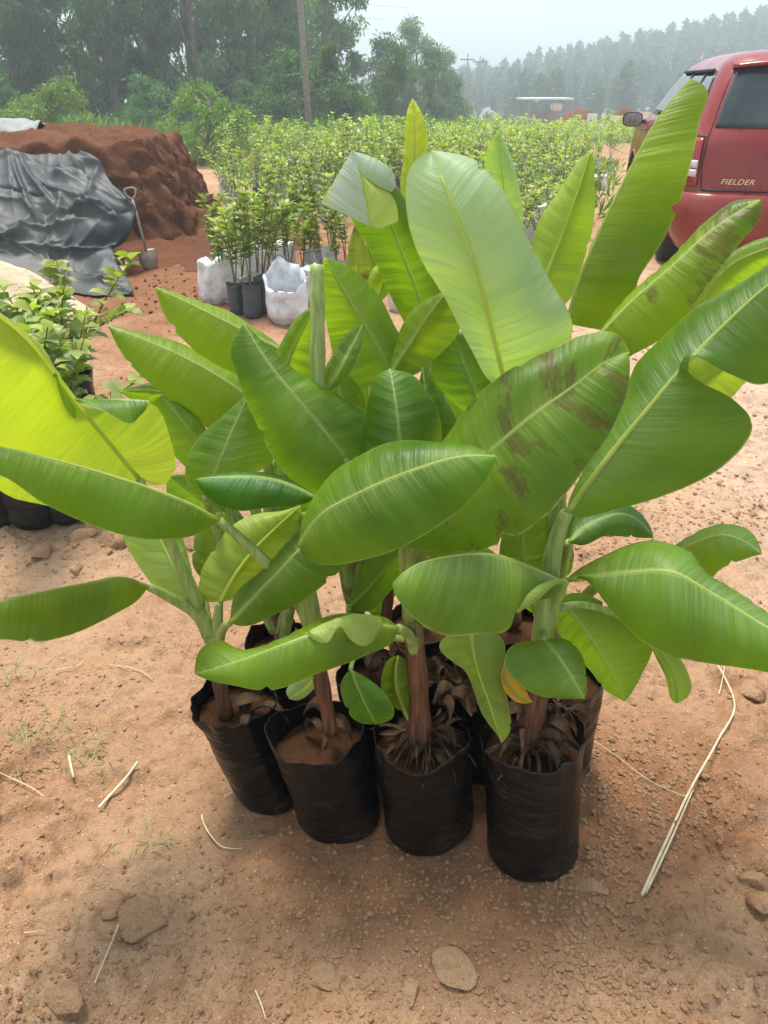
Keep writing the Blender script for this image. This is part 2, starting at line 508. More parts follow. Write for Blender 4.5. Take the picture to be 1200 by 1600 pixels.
# ------------------------------------------------------------------ foliage generators
def leafset(c, d, nrm, L, W, droop=0.25, shade=None):
    """N small leaves; c base points, d directions, nrm side-normals -> verts, faces, shade"""
    c = np.asarray(c, float); n = len(c)
    d = d / (np.linalg.norm(d, axis=1)[:, None] + 1e-9)
    s = np.cross(d, nrm); s /= np.linalg.norm(s, axis=1)[:, None] + 1e-9
    L = np.broadcast_to(L, (n,))[:, None]; W = np.broadcast_to(W, (n,))[:, None]
    dz = np.array([0, 0, -1.0])
    a = c + d * L * 0.38; b = c + d * L * 0.75 + dz * L * droop * 0.45; t = c + d * L + dz * L * droop
    V = np.stack([c, a - s * W * 0.5, a + s * W * 0.5, b - s * W * 0.36, b + s * W * 0.36, t], 1).reshape(-1, 3)
    k = np.arange(n)[:, None] * 6
    Fc = [tuple(x) for x in (k + np.array([0, 1, 2])).tolist()] + [tuple(x) for x in (k + np.array([1, 3, 4, 2])).tolist()] + [tuple(x) for x in (k + np.array([3, 5, 4])).tolist()]
    if shade is None: shade = rng.random(n)
    C = np.repeat(np.broadcast_to(shade, (n,))[:, None], 6, 0).reshape(-1, 1) * np.ones((1, 3))
    return V, Fc, C

def cards(c, L, W, dirn, shade):
    """N leaf-sized diamonds (two triangles each)"""
    n = len(c)
    d = dirn / (np.linalg.norm(dirn, axis=1)[:, None] + 1e-9)
    r = rng.normal(size=(n, 3)); s = np.cross(d, r); s /= np.linalg.norm(s, axis=1)[:, None] + 1e-9
    L = np.broadcast_to(L, (n,))[:, None]; W = np.broadcast_to(W, (n,))[:, None]
    V = np.stack([c, c + d * L * 0.5 - s * W * 0.5, c + d * L, c + d * L * 0.5 + s * W * 0.5], 1).reshape(-1, 3)
    Fc = [tuple(x) for x in (np.arange(n)[:, None] * 4 + np.arange(4)).tolist()]
    C = np.repeat(shade[:, None], 4, 0).reshape(-1, 1) * np.ones((1, 3))
    return V, Fc, C

M_bark = plain('bark', (0.10, 0.075, 0.055), (0.20, 0.16, 0.12), 6, 0.9, 0.6, 30)
M_tree = [leafy('tree_leaf_dark', (0.040, 0.088, 0.030), (0.120, 0.200, 0.070)),
          leafy('tree_leaf_grey', (0.060, 0.110, 0.052), (0.17, 0.235, 0.115)),
          leafy('tree_leaf_mid', (0.050, 0.100, 0.026), (0.15, 0.22, 0.065))]
M_bush = leafy('bush_leaf', (0.07, 0.13, 0.025), (0.20, 0.27, 0.06))
M_far = leafy('far_leaf', (0.030, 0.052, 0.028), (0.080, 0.110, 0.055))

def tree_meshes(seed, H, W, nclump, nleaf, leaf=(0.22, 0.07), low=0.12, kind='tall', droop=0.6, mat=None):
    r = np.random.default_rng(seed)
    tp = spline([(0, 0, -0.3), (r.normal() * 0.15, r.normal() * 0.15, H * 0.35), (r.normal() * 0.3, r.normal() * 0.3, H * 0.7), (r.normal() * 0.3, r.normal() * 0.3, H * 0.96)], 12)
    parts = [tube(tp, np.linspace(0.014 * H + 0.04, 0.02, 13), 7)]
    cc = []; rad = []
    for i in range(nclump):
        f = low + (1 - low) * (i + r.random()) / nclump
        if kind == 'tall': env = W * (0.55 + 0.45 * math.sin(math.pi * min(1, f * 1.1))) * (1 - 0.75 * max(0, f - 0.55) / 0.45)
        elif kind == 'cone': env = W * (1.08 - f)
        else: env = W * math.sqrt(max(0.05, 1 - (2 * f - 0.85) ** 2))
        a = r.random() * 6.283; q = env * math.sqrt(0.12 + 0.88 * r.random())
        b = tp[min(12, int(f * 12))]
        e = np.array([b[0] + q * math.cos(a), b[1] + q * math.sin(a), f * H])
        s0 = tp[max(0, min(12, int(f * 12) - 2))]
        if i % 2 == 0:
            parts.append(tube(spline([s0, (s0 + e) / 2 + np.array([0, 0, 0.12 * q]), e], 4), np.linspace(0.018 * math.sqrt(H), 0.008, 5), 4, False))
        cc.append(e); rad.append((0.35 + 0.5 * r.random()) * (W * 0.42))
    cc = np.array(cc); rad = np.array(rad)
    k = r.integers(0, nclump, nleaf)
    g = r.normal(size=(nleaf, 3)); g /= np.linalg.norm(g, axis=1)[:, None]
    g *= (r.random(nleaf) ** 0.45)[:, None]
    pos = cc[k] + g * rad[k][:, None] * np.array([1, 1, 0.8])
    pos[:, 2] = np.maximum(pos[:, 2], 0.02)
    sh = np.clip(r.random(nclump)[k] * 0.6 + r.random(nleaf) * 0.4, 0, 1)
    dn = r.normal(size=(nleaf, 3)); dn[:, 2] -= droop * 1.6
    V, Fc, C = cards(pos, leaf[0] * (0.6 + 0.8 * r.random(nleaf)), leaf[1] * (0.7 + 0.6 * r.random(nleaf)), dn, sh)
    crown = mesh('crown', V, Fc, mat, col=C, smooth=False)
    tv, tf = merge(parts)
    trunk = mesh('trunk', tv, tf, M_bark)
    return trunk, crown

def put_tree(ms, name, label, cat, px, Y, h=1.0, group=None, rz=None, dx=0.0, X=None):
    x = P(px, 200, Y)[0] if X is None else X
    z = float(terr(np.array(x), np.array(Y)))
    t = thing(name, label, cat, (x, Y, z), random.random() * 6.28 if rz is None else rz, group)
    t.scale = (h, h, h)
    ob('trunk', ms[0], t); ob('crown', ms[1], t)
    return t

T = [tree_meshes(11, 11, 1.9, 70, 12000, (0.26, 0.085), 0.06, 'tall', 0.7, M_tree[0]),
     tree_meshes(12, 10, 1.7, 64, 11000, (0.24, 0.08), 0.06, 'tall', 0.9, M_tree[1]),
     tree_meshes(13, 11, 2.2, 72, 12000, (0.30, 0.09), 0.10, 'tall', 0.5, M_tree[2]),
     tree_meshes(14, 9, 1.5, 60, 10000, (0.22, 0.07), 0.05, 'cone', 0.9, M_tree[0])]
GL = 'tall trees behind the soil heap'
for px, Y, k, h, lab in [
        (-40, 29, 0, 1.0, 'dark tall tree at the far left edge behind the tarp'),
        (45, 31, 1, 1.0, 'grey green tall tree above the left end of the tarp'),
        (125, 34, 2, 1.05, 'tall tree with paler foliage above the middle of the tarp'),
        (190, 30, 0, 1.0, 'dark tall tree above the right end of the tarp'),
        (255, 33, 3, 1.1, 'narrow dark tree rising behind the soil heap'),
        (320, 31, 1, 1.05, 'grey green tall tree behind the light green bush'),
        (390, 34, 2, 1.0, 'mid green tall tree left of the round dark bush'),
        (445, 37, 0, 1.05, 'dark tall tree rising behind the round dark bush'),
        (512, 40, 1, 1.1, 'feathery tall tree with sky to its right beside the power pole')]:
    put_tree(T[k], 'tall_tree', lab, 'tree', px, Y, h, GL)
for i, (px, Y, k) in enumerate([(0, 41, 2), (85, 44, 0), (160, 42, 3), (225, 46, 1), (300, 43, 0), (365, 45, 2), (425, 50, 3), (-90, 38, 2), (480, 52, 0)]):
    put_tree(T[k], 'tall_tree', 'tree standing in the second row behind the tall trees at left', 'tree', px, Y, 1.15, 'second row of trees at left')

B = [tree_meshes(21, 2.2, 1.25, 46, 7000, (0.12, 0.05), 0.0, 'round', 0.4, M_tree[0]),
     tree_meshes(22, 1.5, 0.95, 40, 5000, (0.10, 0.035), 0.0, 'round', 0.2, M_bush),
     tree_meshes(23, 3.0, 1.1, 46, 6500, (0.15, 0.04), 0.02, 'cone', 0.5, M_tree[2]),
     tree_meshes(24, 5.2, 2.3, 60, 9000, (0.22, 0.09), 0.02, 'round', 0.4, M_tree[0]),
     tree_meshes(25, 6.0, 1.9, 54, 8000, (0.22, 0.08), 0.05, 'tall', 0.5, M_tree[1])]
put_tree(B[0], 'round_bush', 'round dark green bush left of the leaning power pole', 'bush', 438, 26, 1.12)
put_tree(B[1], 'light_bush', 'light green feathery bush behind the right end of the soil heap', 'bush', 302, 17.5, 0.95)
put_tree(B[1], 'light_bush', 'low light green bush behind the tarp covered part of the heap', 'bush', 110, 18.5, 0.98)
put_tree(B[1], 'light_bush', 'small light bush at the left edge behind the crumpled sheet', 'bush', 45, 20, 0.8)
put_tree(B[2], 'young_tree', 'pale green conical young tree right of the power pole', 'tree', 545, 27, 0.95)
put_tree(B[2], 'young_tree', 'slim young tree between conical tree and dark trees', 'tree', 590, 33, 1.1)
put_tree(B[3], 'dark_tree', 'broad dark tree at the left end of the clump mid picture', 'tree', 600, 45, 0.85)
put_tree(B[3], 'dark_tree', 'broad dark tree at the right end of the clump mid picture', 'tree', 672, 47, 0.80)
put_tree(B[4], 'dark_tree', 'taller grey tree rising above the dark clump mid picture', 'tree', 632, 56, 1.05)
put_tree(B[4], 'dark_tree', 'grey tree behind the dark clump towards the pale road cut', 'tree', 700, 62, 0.85)
put_tree(B[0], 'round_bush', 'small round bush beside the pale road cut', 'bush', 722, 60, 1.0)
put_tree(B[0], 'round_bush', 'small dark bush in front of the tall trees left of centre', 'bush', 375, 27, 0.8)
put_tree(B[0], 'round_bush', 'dark bush under the tall trees above the tarp', 'bush', 215, 26, 0.85)
put_tree(B[0], 'round_bush', 'dark bush at the far left under the tall trees', 'bush', 10, 25, 0.9)

# undergrowth of weeds and tall grass in front of the trees: nobody could count it
n = 42000
ux = rng.uniform(-20, 26, n); uy = 20.5 + 24 * rng.random(n) ** 1.3
keep = (ux < 1.0 + (uy - 20) * 0.28) | (uy > 34)
ux, uy = ux[keep], uy[keep]; n = len(ux)
hh = 0.35 + 0.75 * vnoise(ux * 0.5, uy * 0.5, 41)
c = np.stack([ux, uy, terr(ux, uy) + rng.random(n) * hh * 0.8], 1)
dn = rng.normal(size=(n, 3)) * 0.6; dn[:, 2] += 1.0
V, Fc, C = cards(c, 0.32 * (0.5 + rng.random(n)), 0.05 + 0.05 * rng.random(n), dn, np.clip(vnoise(ux, uy, 42) * 0.7 + 0.3 * rng.random(n), 0, 1))
tag(ob('undergrowth', mesh('undergrowth', V, Fc, M_bush, col=C, smooth=False)), 'green weeds and tall grass below the trees', 'undergrowth', kind='stuff')

# hillside wood
FT = []
for s in range(5):
    r = np.random.default_rng(60 + s)
    H = 8.0; n = 260
    f = r.random(n) ** 0.8
    top = 0.25 if s < 3 else 0.45
    env = np.where(f < top, 0.4 * f / top, 1.0) * (1.5 if s < 3 else 1.9) * np.sqrt(np.clip(1.06 - f, 0, 1))
    a = r.random(n) * 6.283; q = env * np.sqrt(r.random(n))
    pos = np.stack([q * np.cos(a), q * np.sin(a), f * H], 1)
    dn = r.normal(size=(n, 3)); dn[:, 2] -= 0.3
    rng_keep = rng
    V, Fc, C = cards(pos, 0.95 * (0.6 + 0.8 * r.random(n)), 0.5 * (0.6 + 0.8 * r.random(n)), dn, np.clip(0.25 + 0.5 * f + 0.25 * r.random(n), 0, 1))
    tv, tf = tube([(0, 0, -0.5), (0, 0, H * 0.5), (0, 0, H * 0.95)], [0.16, 0.1, 0.03], 4, False)
    FT.append((V, Fc, C, tv, tf))
parts = []
cnt = 0
while cnt < 1250:
    Y = 96 + 102 * rng.random() ** 0.8; X = rng.uniform(-0.25 * Y, 0.8 * Y)
    if Y < 112 and X < 15: continue
    V, Fc, C, tv, tf = FT[rng.integers(0, 5)]
    s = (0.6 + 0.5 * rng.random()) * 0.74; z = float(terr(np.array(X), np.array(Y)))
    a = rng.random() * 6.28; ca, sa = math.cos(a), math.sin(a)
    W_ = V @ np.array([[ca, sa, 0], [-sa, ca, 0], [0, 0, 1]]) * s + np.array([X, Y, z])
    parts.append((W_, Fc, np.clip(C * (0.6 + 0.6 * rng.random()), 0, 1)))
    cnt += 1
V, Fc, C = merge(parts)
tag(ob('hillside_wood', mesh('hillside_wood', V, Fc, M_far, col=C, smooth=False)), 'hazy grey green wood covering the distant hillside', 'wood', kind='stuff')
fcr = [mesh('crown', a[0], a[1], M_far, col=a[2], smooth=False) for a in FT]
ftr = [mesh('trunk', a[3], a[4], M_bark) for a in FT]
for i in range(30):
    px = 705 + i * 17.5 + rng.uniform(-6, 6)
    Y = 187 + rng.uniform(-6, 6); X = P(px, 60, Y)[0]
    k = int(rng.integers(0, 5))
    t = thing('crest_tree', 'single tree standing out along the crest of the hazy hill', 'tree', (X, Y, float(terr(np.array(X), np.array(Y)))), rng.random() * 6.28, 'trees on the hill crest')
    s = (0.72 + 0.42 * rng.random()) * 0.74; t.scale = (s, s, s)
    ob('trunk', ftr[k], t); ob('crown', fcr[k], t)

# ------------------------------------------------------------------ far things
M_white = plain('weathered_white', (0.62, 0.62, 0.60), (0.80, 0.80, 0.78), 3, 0.6)
M_wood = plain('grey_wood', (0.19, 0.17, 0.15), (0.34, 0.31, 0.27), 12, 0.85, 0.4, 40)
M_redsoil = soil_mat('heap_soil', [(0.095, 0.032, 0.015), (0.185, 0.074, 0.036), (0.135, 0.050, 0.024), (0.23, 0.105, 0.055), (0.30, 0.18, 0.11)], 1.0, 0.8)

def boxm(sx, sy, sz, z0=0.0, ox=0.0, oy=0.0):
    V = [(ox + a * sx / 2, oy + b * sy / 2, z0 + c * sz) for c in (0, 1) for a, b in ((-1, -1), (1, -1), (1, 1), (-1, 1))]
    return np.array(V), [(3, 2, 1, 0), (4, 5, 6, 7), (0, 1, 5, 4), (1, 2, 6, 5), (2, 3, 7, 6), (3, 0, 4, 7)]

def box(name, dims, mat, parent, z0=0, ox=0, oy=0, bevel=0.0):
    V, Fc = boxm(*dims, z0, ox, oy)
    o = ob(name, mesh(name, V, Fc, mat, smooth=False), parent)
    if bevel:
        b = o.modifiers.new('bevel', 'BEVEL'); b.width = bevel; b.segments = 2
    return o

def heap(name, label, X, Y, a, b, H, mat, seed, group=None):
    nr_, na = 26, 64
    V = [(0, 0, H)]
    for i in range(1, nr_ + 1):
        q = i / nr_ * 1.25
        for k in range(na):
            t = k * 2 * math.pi / na
            V.append((a * q * math.cos(t), b * q * math.sin(t), H * (1 - min(1, q) ** 1.5)))
    V = np.array(V); V[1:, 2] = V[1:, 2] * (1 + 0.18 * fbm(3 * V[1:, 0] / a, 3 * V[1:, 1] / b, 3, seed)) - 0.08 * np.hypot(V[1:, 0] / a, V[1:, 1] / b)
    Fc = [(0, 1 + k, 1 + (k + 1) % na) for k in range(na)]
    for i in range(nr_ - 1):
        for k in range(na):
            k2 = (k + 1) % na
            Fc.append((1 + i * na + k, 1 + (i + 1) * na + k, 1 + (i + 1) * na + k2, 1 + i * na + k2))
    o = ob(name, mesh(name, V, Fc, mat), None, (X, Y, float(terr(np.array(X), np.array(Y)))))
    return tag(o, label, 'heap', group)

heap('earth_heap', 'left one of two distant red earth heaps behind the sign boards', P(905, 180, 38)[0], 38, 2.1, 1.6, 1.35, M_redsoil, 3)
heap('earth_heap', 'right one of two distant red earth heaps behind the car mirror', P(975, 180, 37)[0], 37, 2.2, 1.5, 1.25, M_redsoil, 4)

t = thing('shed', 'small open shed with flat white roof beyond the seedling field', 'shed', (P(850, 170, 62)[0], 62, float(terr(np.array(11.0), np.array(62.0)))), 0.15)
box('roof', (3.4, 2.6, 0.10), M_white, t, 2.25)
for sx in (-1.5, 1.5):
    for sy in (-1.1, 1.1): box('post', (0.12, 0.12, 2.25), M_wood, t, 0, sx, sy)
box('back_wall', (2.9, 0.06, 1.1), M_wood, t, 0.3, 0, 1.0)
box('water_tank', (0.7, 0.7, 0.5), M_white, t, 1.5, 1.0, 0.3, 0.1)

def signboard(px, py, Y, w, h, label):
    p = P(px, py, Y); g0 = float(terr(np.array(p[0]), np.array(Y)))
    t = thing('sign_board', label, 'sign', (p[0], Y, g0), 0.1)
    box('board', (w, 0.03, h), M_white, t, p[2] - g0 - h / 2)
    for sx in (-w * 0.4, w * 0.4): box('post', (0.05, 0.05, p[2] - g0 + h / 2 - 0.05), M_wood, t, 0, sx, 0.045)
signboard(925, 186, 31, 0.36, 0.36, 'small white square sign board before the left red heap')
signboard(961, 186, 31, 0.36, 0.22, 'small white sign board nearest the car mirror')
signboard(941, 202, 30, 0.95, 0.34, 'wide low pale sign board below the two small ones')
p = P(546, 212, 21)
box('white_crate', (0.32, 0.12, 0.36), M_white, None, 0).location = (p[0], 21, float(terr(np.array(p[0]), np.array(21.0))) + 0.32)
o = bpy.data.objects['white_crate']; o.rotation_euler = (0.25, 0.45, 0.2); tag(o, 'small tilted white crate among the plants by the conical tree', 'crate')

# pale cut banks of the far track
M_pale = soil_mat('pale_bank', [(0.36, 0.33, 0.28), (0.5, 0.47, 0.42), (0.42, 0.38, 0.33), (0.52, 0.5, 0.46), (0.6, 0.58, 0.54)], 0.6, 0.3)
for px, py, Y, a, b, H in ((764, 178, 66, 1.3, 0.7, 1.9), (735, 160, 74, 0.9, 0.6, 2.6), (408, 204, 27, 0.9, 0.5, 0.55)):
    o = heap('pale_bank', 'x', P(px, py, Y)[0], Y, a, b, H, M_pale, int(px))
    o['kind'] = 'structure'; del o['label']; del o['category']

# poles and wires
def pole(px, py, Y, H, r, lean, label):
    p = P(px, py, Y); z = float(terr(np.array(p[0]), np.array(Y)))
    t = thing('power_pole', label, 'pole', (p[0], Y, z))
    v, f_ = tube([(0, 0, -0.3), (lean * 0.5, 0, H * 0.5), (lean, 0, H)], [r, r * 0.85, r * 0.7], 10)
    ob('pole_shaft', mesh('pole_shaft', v, f_, M_wood), t)
    box('crossarm', (1.3, 0.09, 0.1), M_wood, t, H - 0.5, lean * 0.95, -r - 0.02)
    for sx in (-0.55, 0, 0.55):
        v, f_ = tube([(lean * 0.95 + sx, -r - 0.02, H - 0.4), (lean * 0.95 + sx, -r - 0.02, H - 0.28)], [0.035, 0.025], 6)
        ob('insulator', mesh('insulator', v, f_, M_white), t)
    return t
pole(486, 222, 23.5, 8.6, 0.092, -0.32, 'leaning wooden power pole in front of the feathery tall tree')
pole(728, 150, 80, 6.3, 0.09, 0.0, 'left one of two distant poles above the pale road cut')
pole(746, 160, 78, 6.0, 0.09, 0.05, 'right one of two distant poles above the pale road cut')
M_wire = plain('wire', (0.30, 0.32, 0.33), (0.4, 0.42, 0.43), 5, 0.5)
for i, (a, b, sag, lab) in enumerate((((-260, -45, 27), (580, 46, 60), 0.25, 'lowest overhead wire crossing the trees at top left'),
                                      ((-200, -75, 27), (600, 30, 60), 0.22, 'middle overhead wire crossing the trees at top left'),
                                      ((-100, -90, 27), (640, 12, 62), 0.2, 'highest overhead wire near the top edge at left'))):
    A = P(*a); Bq = P(*b); s = np.linspace(0, 1, 25)[:, None]
    pts = A * (1 - s) + Bq * s - np.array([0, 0, 1.0]) * (sag * 4 * s * (1 - s))
    v, f_ = tube(pts, 0.012, 5)
    tag(ob('overhead_wire', mesh('overhead_wire', v, f_, M_wire)), lab, 'wire', 'overhead wires')

# air
M_hz, nt = new_mat('haze_air')
pv = nt.nodes.new('ShaderNodeVolumePrincipled'); pv.inputs['Color'].default_value = (0.88, 0.97, 1.0, 1)
pv.inputs['Density'].default_value = 0.0046; pv.inputs['Anisotropy'].default_value = 0.35
ho = nt.nodes.new('ShaderNodeOutputMaterial'); nt.links.new(pv.outputs[0], ho.inputs['Volume'])
V, Fc = boxm(640, 400, 44, -18, 20, 135)
tag(ob('haze', mesh('haze', V, Fc, M_hz, smooth=False)), 'pale hazy air over the whole place', 'haze', kind='stuff')

# ================================================================== heap, tarp, shovel, sand
def big_heap():
    na = 260
    cx, cy, A, Bb, H = -3.35, 7.75, 1.86, 1.22, 0.93
    pr = np.concatenate([np.linspace(0.02, 0.72, 24), np.linspace(0.735, 1.0, 34), np.linspace(1.02, 1.45, 12)])
    q, t = np.meshgrid(pr, np.arange(na) * 2 * math.pi / na, indexing='ij')
    c, s = np.cos(t), np.sin(t)
    sr = (np.abs(c) ** 4.5 + np.abs(s) ** 4.5) ** (-1 / 4.5)
    u = np.clip((q - 0.74) / 0.19, 0, 1)
    z = np.where(q < 0.74, H * (1 - 0.07 * (q / 0.74) ** 3), np.where(q < 0.93, H * (0.93 - 0.76 * u ** 0.85), H * 0.17 * np.clip(1 - (q - 0.93) / 0.5, 0, 1) ** 1.4))
    wx = cx + A * q * sr * c; wy = cy + Bb * q * sr * s
    face = np.exp(-((q - 0.85) / 0.10) ** 2)
    n1 = fbm(4.0 * t, q * 3.0, 3, 31); n2 = fbm(t * 11.0, z * 6.0, 4, 33); n3 = fbm(wx * 6, wy * 6, 4, 35)
    n4 = fbm(wx * 18 + wy * 5, z * 20 + wy * 9, 4, 39)
    rr = 1 + face * (0.06 * n1 + 0.08 * n2 + 0.04 * n4)
    zz = z + (0.085 * n3 + 0.03 * n4) * np.where(q < 0.93, 1, 0.4) - np.where(q > 1.4, 0.03, 0)
    V = np.stack([cx + (wx - cx) * rr, cy + (wy - cy) * rr, zz], -1).reshape(-1, 3)
    gi_ = np.arange(len(pr) * na).reshape(len(pr), na); g2 = np.roll(gi_, -1, 1)
    Fc = [tuple(x) for x in np.stack([gi_[:-1], gi_[1:], g2[1:], g2[:-1]], -1).reshape(-1, 4).tolist()]
    Fc.append(tuple(range(na)))
    return V, Fc
V, Fc = big_heap()
tag(ob('soil_heap', mesh('soil_heap', V, Fc, M_redsoil)), 'large steep heap of dark red soil half covered by a black tarp', 'soil heap')
# crumbs of soil fallen at its foot
parts = []
pb = [blob(i, 1, 0.5) for i in range(4)]
for i in range(420):
    x = rng.uniform(-2.3, -0.9); y = rng.uniform(4.9, 6.6); s = 0.005 + 0.016 * rng.random() ** 3
    v, f_ = pb[i % 4]; parts.append((v * s + np.array([x, y, gz(x, y) + s * 0.4]), f_))
v, f_ = merge(parts)
tag(ob('soil_crumbs', mesh('soil_crumbs', v, f_, M_redsoil, smooth=False)), 'loose red soil crumbs scattered at the foot of the heap', 'soil', kind='stuff')

def tarp_mat(name, c0, c1, rough):
    m, nt = new_mat(name); g = NT(nt)
    tc = g.n('ShaderNodeTexCoord').outputs['Object']
    c = g.mix(g.rng(g.noise(tc, 2.2, 5), 0.35, 0.7), c0, c1)
    nr = g.bump(g.noise(tc, 14, 4, 0.5), 0.25, 0.02)
    g.out(g.bsdf(c, rough, nr, 0.24)); return m
M_tarp = tarp_mat('black_tarp', (0.028, 0.034, 0.038), (0.100, 0.096, 0.088), 0.52)

rows = [[(-160, 232, 6.95), (-60, 236, 6.9), (0, 239, 6.85), (60, 243, 6.82), (110, 247, 6.8), (152, 256, 6.72)],
        [(-160, 275, 6.45), (-60, 280, 6.45), (0, 282, 6.45), (60, 283, 6.45), (110, 280, 6.48), (165, 283, 6.52)],
        [(-160, 320, 6.22), (-60, 325, 6.22), (0, 328, 6.22), (60, 322, 6.22), (120, 316, 6.25), (197, 322, 6.34)],
        [(-160, 365, 5.98), (-60, 368, 5.98), (0, 368, 5.98), (60, 366, 6.0), (120, 362, 6.02), (202, 356, 6.2)],
        [(-160, 395, 5.82), (-60, 396, 5.82), (0, 393, 5.84), (60, 398, 5.86), (120, 400, 5.9), (178, 395, 6.05)],
        [(-160, 430, 5.6), (-60, 428, 5.6), (0, 425, 5.62), (60, 430, 5.66), (120, 440, 5.66), (190, 430, 5.78)],
        [(-160, 470, 5.36), (-60, 466, 5.38), (0, 460, 5.42), (60, 468, 5.44), (130, 474, 5.44), (214, 468, 5.50)]]
rr_ = [spline([P(*q) for q in r_], 170) for r_ in rows]
grid = np.array([hermite([rr_[j][i] for j in range(7)], np.linspace(0, 1, 7), 150) for i in range(171)])   # 171 x 151 x 3
uu, vv = np.meshgrid(np.linspace(0, 1, 171), np.linspace(0, 1, 151), indexing='ij')
wu = uu + 0.06 * fbm(uu * 3, vv * 3, 2, 51); wv = vv + 0.06 * fbm(uu * 3 + 9, vv * 3, 2, 52)
r1 = 1 - np.abs(fbm(wu * 2.6 + wv * 1.6, wv * 2.3 - wu * 0.9, 1, 53)) * 3.2
r2 = 1 - np.abs(fbm(wu * 4.6 - wv * 2.4, wv * 3.4 + wu * 1.6, 1, 54)) * 3.2
r3 = 1 - np.abs(fbm(wu * 9 + wv * 3, wv * 5 - wu * 3, 1, 58)) * 3.2
dsp = 0.035 * r1 + 0.022 * r2 + 0.010 * r3
rf2 = np.random.default_rng(5)
for k in range(130):      # creases: sharp-crested folds of differing length and direction
    fu, fv = rf2.uniform(-0.05, 1.0), rf2.uniform(0, 1.0); an = rf2.normal(0.5, 1.0); ln_ = rf2.uniform(0.05, 0.26)
    du_ = (wu - fu) * 1.15; dv_ = (wv - fv)
    al = du_ * math.cos(an) + dv_ * math.sin(an); pe = -du_ * math.sin(an) + dv_ * math.cos(an)
    w_ = rf2.uniform(0.006, 0.028)
    dsp = dsp + rf2.uniform(-0.03, 0.06) * np.exp(-np.abs(pe) / w_) * np.exp(-(al / ln_) ** 4)
nrm = np.cross(np.gradient(grid, axis=0), np.gradient(grid, axis=1))
nrm /= np.linalg.norm(nrm, axis=2)[:, :, None] + 1e-9
nrm *= np.sign((nrm * (np.array([0, 0, 1.3]) - grid)).sum(2))[:, :, None]
grid = grid + nrm * dsp[:, :, None]
# ragged outline along the right and lower border
grid[:, :, 0] += 0.06 * np.clip(uu - 0.8, 0, 1)[:, :] * 5 * fbm(vv * 6, vv * 0 + 2, 3, 56)
grid[:, :, 1] += 0.10 * np.clip(vv - 0.9, 0, 1) * 10 * fbm(uu * 7, uu * 0 + 5, 3, 57)
grid[:, :, 2] = np.maximum(grid[:, :, 2], 0.012)
gi2 = np.arange(171 * 151).reshape(171, 151)
tf_ = np.stack([gi2[:-1, :-1], gi2[1:, :-1], gi2[1:, 1:], gi2[:-1, 1:]], -1).reshape(-1, 4)
o = ob('tarp', mesh('tarp', grid.reshape(-1, 3), tf_, M_tarp))
sm = o.modifiers.new('thick', 'SOLIDIFY'); sm.thickness = 0.004
tag(o, 'creased black plastic tarp draped over the left of the soil heap', 'tarp')

# crumpled grey sheet on top of the heap
M_sheet = tarp_mat('grey_sheet', (0.16, 0.16, 0.15), (0.34, 0.34, 0.32), 0.6)
gu, gv_ = np.meshgrid(np.linspace(0, 1, 60), np.linspace(0, 1, 16), indexing='ij')
a_ = P(-140, 212, 7.6); b_ = P(66, 210, 7.5)
gx = a_[0] + (b_[0] - a_[0]) * gu; gy = 7.35 + 0.45 * gv_
gz_ = 0.885 + 0.10 * np.sin(math.pi * gv_) ** 0.7 * (0.55 + 0.9 * vnoise(gu * 6, gv_ * 1.2, 61)) + 0.03 * (1 - np.abs(fbm(gu * 14, gv_ * 4, 2, 62)) * 2)
gi2 = np.arange(60 * 16).reshape(60, 16)
tf_ = np.stack([gi2[:-1, :-1], gi2[1:, :-1], gi2[1:, 1:], gi2[:-1, 1:]], -1).reshape(-1, 4)
o = ob('plastic_sheet', mesh('plastic_sheet', np.stack([gx, gy, gz_], -1).reshape(-1, 3), tf_, M_sheet))
sm = o.modifiers.new('thick', 'SOLIDIFY'); sm.thickness = 0.006
tag(o, 'crumpled grey plastic sheet lying along the top of the heap', 'plastic sheet')

# shovel leaning on the heap
M_steel = plain('worn_steel', (0.15, 0.10, 0.075), (0.28, 0.20, 0.16), 18, 0.5, 0.2, 60, 0.5, Metallic=0.3)
M_shaft = plain('worn_shaft', (0.18, 0.14, 0.12), (0.30, 0.25, 0.21), 30, 0.6, 0.2, 80)
A = P(207, 312, 6.28); Bq = P(229, 394, 6.18)
t = thing('shovel', 'long handled shovel with D grip leaning on the soil heap', 'shovel', tuple(Bq))
d = A - Bq; Ln = np.linalg.norm(d); d /= Ln; sx = np.array([1.0, 0.15, 0]); sx -= d * sx.dot(d); sx /= np.linalg.norm(sx); nn = np.cross(d, sx)
v, f_ = tube([d * 0.0, d * Ln * 0.5, d * Ln], [0.012, 0.0115, 0.011], 8); ob('shaft', mesh('shaft', v, f_, M_shaft), t)
g_ = spline([d * Ln, d * (Ln + 0.03) + sx * 0.03, d * (Ln + 0.07) + sx * 0.042, d * (Ln + 0.073) - sx * 0.042, d * (Ln + 0.03) - sx * 0.03, d * (Ln + 0.005)], 24)
v, f_ = tube(g_, 0.008, 7); ob('grip', mesh('grip', v, f_, M_shaft), t)
bl = []
for i in range(11):
    q = i / 10
    w = 0.075 * (1 - 0.25 * max(0, q - 0.55) / 0.45) if q < 0.95 else 0.05
    for k in range(9):
        s = (k - 4) / 4
        bl.append(-d * (q * 0.15 - 0.02) + sx * s * w * 0.9 + nn * (0.02 * s * s - 0.012 * math.sin(q * 3)))
bf = [(i * 9 + k, i * 9 + k + 1, (i + 1) * 9 + k + 1, (i + 1) * 9 + k) for i in range(10) for k in range(8)]
o = ob('blade', mesh('blade', bl, bf, M_steel), t); sm = o.modifiers.new('thick', 'SOLIDIFY'); sm.thickness = 0.004

